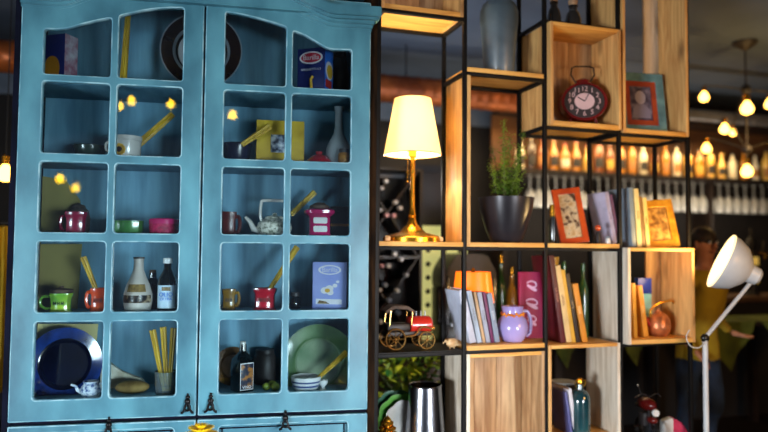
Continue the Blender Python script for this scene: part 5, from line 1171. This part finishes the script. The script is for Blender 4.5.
# dark panelled cupboard beside it
q0, q1 = P(413, 200, 2.1).x, P(444, 200, 2.1).x; qz1 = P(425, 165, 2.1).z
cp_ = thing('tall_cupboard', 'dark panelled tall cupboard standing behind the wine rack', 'cupboard', (q0, 2.1, 0)); MB().box(0, q1-q0, 0, .4, 0, qz1).build('carcass', m_bwall, cp_)
for a, b in ((.1, .52), (.55, .97)): MB().box(.03, q1-q0-.03, -.016, .0, qz1*a, qz1*b, .006).build('door', m_barw, cp_)
# pale lit lattice panel
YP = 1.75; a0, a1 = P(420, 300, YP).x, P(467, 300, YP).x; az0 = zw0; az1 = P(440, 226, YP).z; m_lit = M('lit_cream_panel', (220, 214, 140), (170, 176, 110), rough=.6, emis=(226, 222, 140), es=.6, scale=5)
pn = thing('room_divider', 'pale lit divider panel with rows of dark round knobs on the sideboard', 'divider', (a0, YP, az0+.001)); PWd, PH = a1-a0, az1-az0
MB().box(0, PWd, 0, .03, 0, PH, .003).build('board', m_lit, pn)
for r in range(8):
    for c in range(3): MB().lathe([(0, -.018), (.016, -.016), (.022, -.006), (.016, 0), (0, 0)], 14, mtx=T(PWd*(.16+.34*c), 0, PH*(.06+.12*r))@Matrix.Rotation(-PI/2, 4, 'X')@Matrix.Diagonal((1, 1, -1, 1)) if False else T(PWd*(.16+.34*c), 0, PH*(.06+.12*r))@Matrix.Rotation(-PI/2, 4, 'X')).build('round_knob', m_djar, pn)
# espresso machine
YE = 1.38; e0, e1 = P(446, 300, YE).x, P(497, 300, YE).x; ez = zw0; eh = P(470, 254, YE).z-ez; ew = e1-e0; m_purp = M('violet_black_metal', (56, 44, 66), (34, 28, 42), rough=.45)
em = thing('coffee_machine', 'dark domed coffee machine behind the orange lantern', 'coffee machine', (e0+ew/2, YE, ez+.001))
MB().box(-ew/2, ew/2, 0, .3, 0, eh*.2, .01).build('base', m_black, em); MB().box(-ew/2, ew/2, .16, .3, eh*.2, eh*.62, .01).build('back_body', m_black, em)
MB().prism(round_poly([(-ew/2, eh*.6), (ew/2, eh*.6), (ew/2, eh*.8), (ew*.3, eh), (-ew*.3, eh), (-ew/2, eh*.8)], .05), 0, .3, bev=.008).build('hood', m_purp, em)
for s in (-1, 1):
    MB().box(s*ew*.46-.008, s*ew*.46+.008, -.006, .0, eh*.05, eh*.75, .002).build('chrome_strip', m_steel, em)
    g = MB().lathe([(0, 0), (.03, 0), (.03, .04), (0, .04)], 18, mtx=T(s*ew*.2, .08, eh*.5)).build('brew_head', m_steel, em); MB().tube([(s*ew*.2, .06, eh*.5), (s*ew*.2, -.06, eh*.48)], .01, 8).build('brew_handle', m_black, g)
MB().box(-ew*.4, ew*.4, .01, .15, eh*.2, eh*.23, .003).build('drip_tray', m_steel, em)
# bottles on the sideboard right of the machine
for lab, x0, x1, yt, mt in (('olive green bottle on the sideboard right of the coffee machine', 503, 511, 255, m_ggl), ('amber bottle with gold cap on the sideboard at its right end', 514, 522, 268, bm_[0])):
    xm = (x0+x1)/2; q = P(xm, yt, YE); mq = mpp(q); hh = q.z-zw0; o = thing('bottle', lab, 'bottle', (q.x, YE+.1, zw0+.001), 0, 'bottles on the sideboard'); ww = (x1-x0)*mq*1.2
    MB().lathe(lathe_prof(profs[0], ww, hh), 22).build('body', mt, o); MB().lathe([(0, hh*.9), (ww*.2, hh*.9), (ww*.2, hh), (0, hh)], 14).build('cap', m_brass, o)
# yellow jug behind the third-column books
p, w, h = srow(547, 560, 257, zH, .22, 340)
o = thing('ceramic_jug', 'yellow glazed jug behind the leaning third-column books', 'jug', tuple(p)); m_yg = M('yellow_glaze', (206, 160, 30), (166, 120, 20), rough=.25, coat=.4)
MB().lathe(lathe_prof([(0, 0), (.7, 0), (.95, .2), (1, .4), (.7, .7), (.6, .85), (.8, 1), (.7, 1), (.5, .85), (.6, .7), (0, .6)], w*1.1, h), 28).build('body', m_yg, o); MB().tube([(w*.36, 0, h*.85), (w*.62, 0, h*.8), (w*.6, 0, h*.5), (w*.46, 0, h*.4)], .005, 8).build('handle', m_yg, o)
# leafy plant behind the bottom row
m_gleaf = M('bright_leaf', (190, 210, 50), (40, 116, 56), rough=.5, scale=6, lo=.42, hi=.6)
q = P(408, 385, .85); fp_ = thing('potted_fern', 'bushy green and yellow leafy plant in a dark pot behind the bottom row', 'potted plant', (q.x, .85, 0)); leaf = MB(); rf = random.Random(5); zc = q.z
for k in range(260):
    u = rf.uniform(0, 6.28); r = rf.uniform(.05, .27); c = Vector((r*math.cos(u)*1.1, r*math.sin(u)*.45, zc+.04+rf.uniform(-.22, .16)))
    add_leaf(c, rf.uniform(.06, .11), rf.uniform(0, 6.28), rf.uniform(-.9, .6))
leaf.build('foliage', m_gleaf, fp_, smooth=None)['kind'] = 'stuff'
MB().lathe([(0, 0), (.13, 0), (.2, zc-.22), (.19, zc-.2), (.17, zc-.22), (0, zc-.24)], 30).build('pot', m_pot, fp_)
sm = MB()
for k in range(9): u = k*.7; sm.tube([(.03*math.cos(u), .03*math.sin(u), zc-.25), (.14*math.cos(u), .08*math.sin(u), zc), (.22*math.cos(u), .1*math.sin(u), zc+.1)], .005, 6)
sm.build('stems', m_stem, fp_)['kind'] = 'stuff'
# white floor lamp with tilted reflector
YL = -.2; pj = P(705, 338, YL); dl = float((np.array(pj)-CAM)@W_); ml = dl/F; m_wlamp = M('white_lamp_metal', (206, 210, 214), (186, 190, 196), rough=.35)
fl = thing('floor_lamp', 'white floor lamp with jointed arm and round reflector head, right of the shelving', 'lamp', (pj.x, pj.y, 0))
def lq(x, y, dd=0.): return PD(x, y, dl+dd)-Vector((pj.x, pj.y, 0))
MB().lathe([(0, 0), (.17, 0), (.17, .012), (.15, .022), (.02, .03), (0, .03)], 40).build('base', m_wlamp, fl)
MB().tube([(0, 0, .02), (0, 0, pj.z)], 2.7*ml, 14).build('pole', m_wlamp, fl)
MB().ball((0, 0, pj.z), 4.5*ml, sc=(1, .8, 1)).build('joint', m_black, fl)
MB().tube([(0, -.0, pj.z), lq(752, 281, .02)], 2*ml, 12).build('arm', m_wlamp, fl)
MB().tube(smooth_path([(0, -.015, pj.z-.01), (-.06, -.02, pj.z-.05), (-.12, -.02, pj.z-.04), (-.15, -.02, pj.z+.01), (-.12, -.01, pj.z+.05)]), .0035, 8).build('cable_loop', m_wlamp, fl)
oc = lq(721.5, 261); nk = lq(755, 274, .06); vw = -Vector(ray(721.5, 261)).normalized(); ip = (-52/57*Vector(R_)+23/57*Vector(U_)); ip = (ip-vw*ip.dot(vw)).normalized(); ax = (ip+vw*.16).normalized(); Rr = 28*ml; Ld = 34*ml
mt = Matrix.Translation(oc)@ax.to_track_quat('Z', 'Y').to_matrix().to_4x4()
hd = MB().lathe([(Rr*.99, .0), (Rr, -.004), (Rr*.97, -Ld*.2), (Rr*.8, -Ld*.5), (Rr*.5, -Ld*.72), (Rr*.34, -Ld*.8), (Rr*.3, -Ld*1.05), (Rr*.2, -Ld*1.12), (0, -Ld*1.12)], 44, mtx=mt).build('reflector_head', m_wlamp, fl)
m_inner = M('lit_reflector_inside', (255, 244, 214), (255, 236, 196), rough=.4, emis=(255, 226, 160), es=1.6)
MB().lathe([(Rr*.985, -.001), (Rr*.94, -Ld*.2), (Rr*.76, -Ld*.48), (Rr*.4, -Ld*.7), (0, -Ld*.72)], 44, mtx=mt).build('reflector_inside', m_inner, hd)
MB().tube([mt@Vector((Rr*.99*math.cos(a), Rr*.99*math.sin(a), 0)) for a in np.linspace(0, 2*PI, 49)[:-1]], 1.1*ml, 8, closed=True).build('lit_rim', m_inner, hd)
MB().ball(mt@Vector((0, 0, -Ld*.4)), Rr*.26).build('bulb', m_bulb2, hd)
MB().ball(lq(752, 279, .03), 4*ml).build('swivel', m_wlamp, fl)
# yellow flower in the foreground
YFl = -.55; q = P(201, 437, YFl); mq = mpp(q); m_petal = M('yellow_petal', (255, 226, 20), (240, 190, 10), rough=.6)
fw_ = thing('yellow_flower', 'yellow flower head at the bottom edge before the cabinet seam', 'flower', (q.x, YFl, 0)); mb = MB(); 
for rr, n_, zz, t_ in ((17, 24, 1, .15), (14, 20, 4, .45), (9, 14, 6.5, .8)):
    for k in range(n_): a = 2*PI*k/n_+rr; leaf_ = Matrix.Translation((0, 0, q.z+zz*mq))@Matrix.Rotation(a, 4, 'Z')@Matrix.Rotation(-t_, 4, 'Y'); mb.ball((rr*mq*.55, 0, 0), rr*mq*.5, seg=8, sc=(1, .28, .1), mtx=leaf_)
mb.build('petals', m_petal, fw_)['kind'] = 'stuff'; MB().ball((0, 0, q.z+4*mq), 4*mq, sc=(1, 1, .7)).build('flower_centre', m_yframe, fw_)
MB().tube([(0, 0, q.z), (.01, 0, q.z-.25), (0, 0, .12)], .005, 8).build('stem', m_stem, fw_)
vz = thing('floor_vase', 'slim tall dark floor vase holding the yellow flower', 'vase', (q.x, YFl, 0)); MB().lathe([(0, 0), (.07, 0), (.09, .15), (.05, .45), (.04, .55), (.05, .6), (.044, .6), (.034, .55), (.04, .45), (.07, .12), (0, .1)], 32).build('body', m_pot, vz)

# waiter behind the right box ----------------------------------------------------------------------
m_skin = M('skin', (190, 132, 100), (166, 108, 80), rough=.5, sss=.1); m_shirt = M('yellow_shirt', (168, 142, 20), (130, 104, 14), rough=.85, scale=4); m_jean = M('blue_denim', (26, 48, 76), (14, 28, 48), rough=.85, scale=10); m_hair = M('dark_hair', (40, 26, 20), (24, 16, 12), rough=.6, scale=40, stretch=(1, 1, .2)); m_shoe = flat('dark_shoe', (24, 22, 22))
YPn = .78; hp = P(703, 245, YPn); mpn = mpp(hp)
def px(x, y, dy=0.): q = P(x, y, YPn); return Vector((q.x, dy, q.z))
per = thing('person', 'person in yellow shirt and blue jeans standing behind the right end of the shelving', 'person', (hp.x, YPn, 0), 0)
X_ = hp.x
def skin_body(nodes, edges, name, mats, parent, matf, sub=2):
    me = bpy.data.meshes.new(name); me.from_pydata([n[0] for n in nodes], edges, []); o = bpy.data.objects.new(name, me); COL.objects.link(o)
    sk = o.modifiers.new('s', 'SKIN'); sk.use_smooth_shade = True
    for v, n in zip(me.skin_vertices[0].data, nodes): v.radius = n[1] if isinstance(n[1], tuple) else (n[1], n[1])
    me.skin_vertices[0].data[0].use_root = True
    ss = o.modifiers.new('u', 'SUBSURF'); ss.levels = ss.render_levels = sub
    dg = DG(); dg.update(); m2 = bpy.data.meshes.new_from_object(o.evaluated_get(dg)); bpy.data.objects.remove(o)
    for m in mats: m2.materials.append(m)
    for p in m2.polygons: p.material_index = matf(p.center); p.use_smooth = True
    r = bpy.data.objects.new(name, m2); COL.objects.link(r); r.parent = parent; return r
hz = hp.z                       # middle of the head
cx = P(697, 340, YPn).x-X_      # the trunk leans: hips left of the head
hipz, shz = P(697, 350, YPn).z, hz-.235
V3 = Vector
nodes = [(V3((cx, 0, hipz)), (.15, .11)), (V3((cx*.8, 0, hipz+.2)), (.145, .105)), (V3((cx*.4, -.01, shz-.16)), (.17, .115)), (V3((cx*.15, -.01, shz-.02)), (.13, .09)), (V3((.0, -.01, shz+.07)), .055), (V3((0, -.02, hz-.08)), .06), (V3((0, -.025, hz)), (.082, .095)), (V3((0, -.02, hz+.07)), (.07, .08))]
edges = [(0, 1), (1, 2), (2, 3), (3, 4), (4, 5), (5, 6), (6, 7)]
def limb(start, pts):
    prev = start
    for p, r in pts: nodes.append((V3(p), r)); edges.append((prev, len(nodes)-1)); prev = len(nodes)-1
    return prev
for s in (-1, 1):
    k_ = hipz*.52
    limb(0, [((cx+s*.095, 0, hipz-.1), (.095, .1)), ((cx+s*.11, -.02-.05*(s > 0), k_), (.062, .068)), ((cx+s*.12, .01, .3), (.055, .06)), ((cx+s*.12, .02, .09), (.038, .042)), ((cx+s*.13, -.1, .04), (.042, .032))])
la = limb(3, [((cx*.2-.19, -.01, shz-.05), .06), ((cx*.5-.25, .0, shz-.33), .043), ((cx*.6-.2, -.16, hipz+.03), .030)])
elb = P(716, 318, YPn-.05); han = P(733, 333, YPn-.2)
ra = limb(3, [((cx*.1+.18, -.01, shz-.05), .06), ((elb.x-X_, -.05, elb.z), .043), ((han.x-X_-.03, -.2, han.z+.01), .029)])
hem = hipz-.06
sl_x = .19
def mf(c):
    if c.z > shz+.045 : return 0
    if c.z > hem and abs(c.x-cx*.5) < .23 : return 1
    if c.z > shz-.26: return 1
    if c.z > hem: return 0
    if abs(c.x-cx) > .28: return 0
    return 2 if c.z > .07 else 3
body = skin_body(nodes, edges, 'body', [m_skin, m_shirt, m_jean, m_shoe], per, mf, 3)
def hand(wr, direction, side):
    """palm with five separate, slightly curled fingers"""
    d = V3(direction).normalized(); sdir = d.cross(V3((0, 0, 1))).normalized()*side; nrm = sdir.cross(d).normalized()
    n = [(wr, .024), (wr+d*.05, (.036, .018)), (wr+d*.085, (.038, .016))]; e = [(0, 1), (1, 2)]
    for k, (off, ln) in enumerate(((-.03, .062), (-.010, .075), (.010, .07), (.029, .055))):
        b = wr+d*.09+sdir*off; n += [(b, .009), (b+d*ln*.5-nrm*.006, .0085), (b+d*ln*.95-nrm*.022, .007)]; i = len(n)-3; e += [(2, i), (i, i+1), (i+1, i+2)]
    b = wr+d*.035-sdir*.03; n += [(b, .012), (b+d*.03-sdir*.022-nrm*.008, .010), (b+d*.062-sdir*.026-nrm*.016, .008)]; i = len(n)-3; e += [(1, i), (i, i+1), (i+1, i+2)]
    return skin_body(n, e, 'hand', [m_skin], per, lambda c: 0, 1)
hand(nodes[la][0]+V3((0, -.0, 0)), (.35, -.6, -.7), 1); hand(nodes[ra][0], (.8, -.5, -.3), -1)
hc = V3((0, -.025, hz))
hr = MB().ball(hc+V3((0, .025, .045)), .098, sc=(.95, 1.05, 1.0), seg=20); hb_ = hr.build('hair', m_hair, per)
nz_ = MB().ball(hc+V3((0, -.098, -.01)), .016, sc=(.8, 1, 1.5), seg=10).build('nose', m_skin, per)
for s in (-1, 1):
    e_ = MB().ball(hc+V3((s*.032, -.083, .018)), .0125, seg=12).build('eye', m_white, per); MB().ball(hc+V3((s*.032, -.0945, .018)), .006, seg=8).build('iris', m_black, e_)
    MB().ball(hc+V3((s*.086, .0, .0)), .026, sc=(.35, .7, 1.2), seg=12).build('ear', m_skin, per)
    MB().tube([hc+V3((s*.02, -.092, .042)), hc+V3((s*.045, -.084, .04))], .004, 6).build('eyebrow', m_hair, per)
MB().tube([hc+V3((-.026, -.08, -.05)), hc+V3((0, -.088, -.052)), hc+V3((.026, -.08, -.05))], .0055, 8).build('lips', flat('lip', (160, 84, 76)), per)
# bulbs behind the viewpoint, seen mirrored in the panes
def mirror_at(x, y, L):
    k = K(x, y, 0); p = KW(k); d = Vector(ray(x, y)).normalized(); v = p+d*L; n_ = Vector(CN); return v-n_*2*((v-p).dot(n_))
for i, (x, y, L, s, lab) in enumerate(((131, 100, 3.9, .055, 'left bulb of a pair mirrored in the second row of the left door'), (170.5, 103, 3.9, .055, 'right bulb of a pair mirrored in the second row of the left door'), (60, 178, 5., .065, 'left bulb mirrored in the third row of the left door above the magenta mug'), (75.5, 187, 5.2, .06, 'right bulb mirrored in the third row of the left door above the magenta mug'), (232.5, 114, 3.9, .06, 'bulb mirrored in the second row of the right door'), (119.5, 105, 3.7, .05, 'bulb mirrored at the edge of the muntin in the second row'))):
    p = mirror_at(x, y, L); pendant(lab, p, s*.75, mat=m_bulbr, group='bulbs mirrored in the cabinet glass')
HEADC, HEADAX = mt@Vector((0, 0, -Ld*.12))+Vector((pj.x, pj.y, 0)), ax

# ------------------------------------------------------------------ light
def area(name, loc, target, size, power, color, sy=None):
    l = bpy.data.lights.new(name, 'AREA'); l.energy = power; l.color = color; l.size = size
    if sy: l.shape = 'RECTANGLE'; l.size_y = sy
    o = bpy.data.objects.new(name, l); COL.objects.link(o); o.location = loc
    o.rotation_euler = (Vector(target)-Vector(loc)).to_track_quat('-Z', 'Y').to_euler(); return o
def point(name, loc, power, color, r=.03):
    l = bpy.data.lights.new(name, 'POINT'); l.energy = power; l.color = color; l.shadow_soft_size = r
    o = bpy.data.objects.new(name, l); COL.objects.link(o); o.location = loc; return o
l_ = area('window_daylight', (-6.2, -4.4, .7), (.1, 0, .75), 2.2, 142, (.88, .95, 1.), 1.2); l_.data.spread = math.radians(80)
l_ = area('front_fill', (1.6, -7.2, .9), (-.9, 0, .35), 2.2, 54, (.92, .96, 1.), 1.2); l_.data.spread = math.radians(46)  # unseen cool fill, added to brighten the cabinet interior
area('front_warm', (2.6, -3.4, 1.9), (1.4, 0, 1.5), .8, 50, (1., .5, .12))
area('bar_light', (3.2, 2.75, 2.75), (3.2, 3.1, 1.8), 4.0, 40, (1., .7, .34), .2)
area('ceiling_wash', (.5, 1.4, 2.3), (.5, 2.2, 3.4), 3., 16, (.8, .88, 1.), 1.)
area('wine_glass_fill', (3.2, 2.3, zg-.5), (3.2, 2.95, zg-.1), 4.0, 22, (1., .86, .66), .15)  # unseen warm fill, added to brighten the hanging glasses
point('left_pendant_light', tuple(pb+Vector((0, -.12, -.1))), 7, (1., .7, .3), .04)
point('rack_fill', (.35, .75, 2.0), 5, (1., .9, .78), .05)  # added point fill that whitens the wine bottle ends, not a lamp of the room
point('table_lamp_light', tuple(LAMP), 36, (1., .8, .5), .03)
point('chandelier_light', tuple(pc+hub2+Vector((0, -.3, .1))), 14, (1., .62, .22), .06)
l_ = bpy.data.lights.new('reflector_spot', 'SPOT'); l_.energy = 22; l_.color = (1., .66, .26); l_.spot_size = 2.4; l_.spot_blend = .8; l_.shadow_soft_size = .05
o = bpy.data.objects.new('reflector_spot', l_); COL.objects.link(o); o.location = HEADC; o.rotation_euler = HEADAX.to_track_quat('-Z', 'Y').to_euler()
w = bpy.data.worlds.new('world'); scene.world = w; w.use_nodes = True
w.node_tree.nodes['Background'].inputs[0].default_value = (.55, .7, 1., 1); w.node_tree.nodes['Background'].inputs[1].default_value = .25
scene.view_settings.view_transform = 'Standard'; scene.view_settings.look = 'None'
scene.view_settings.exposure = 0.
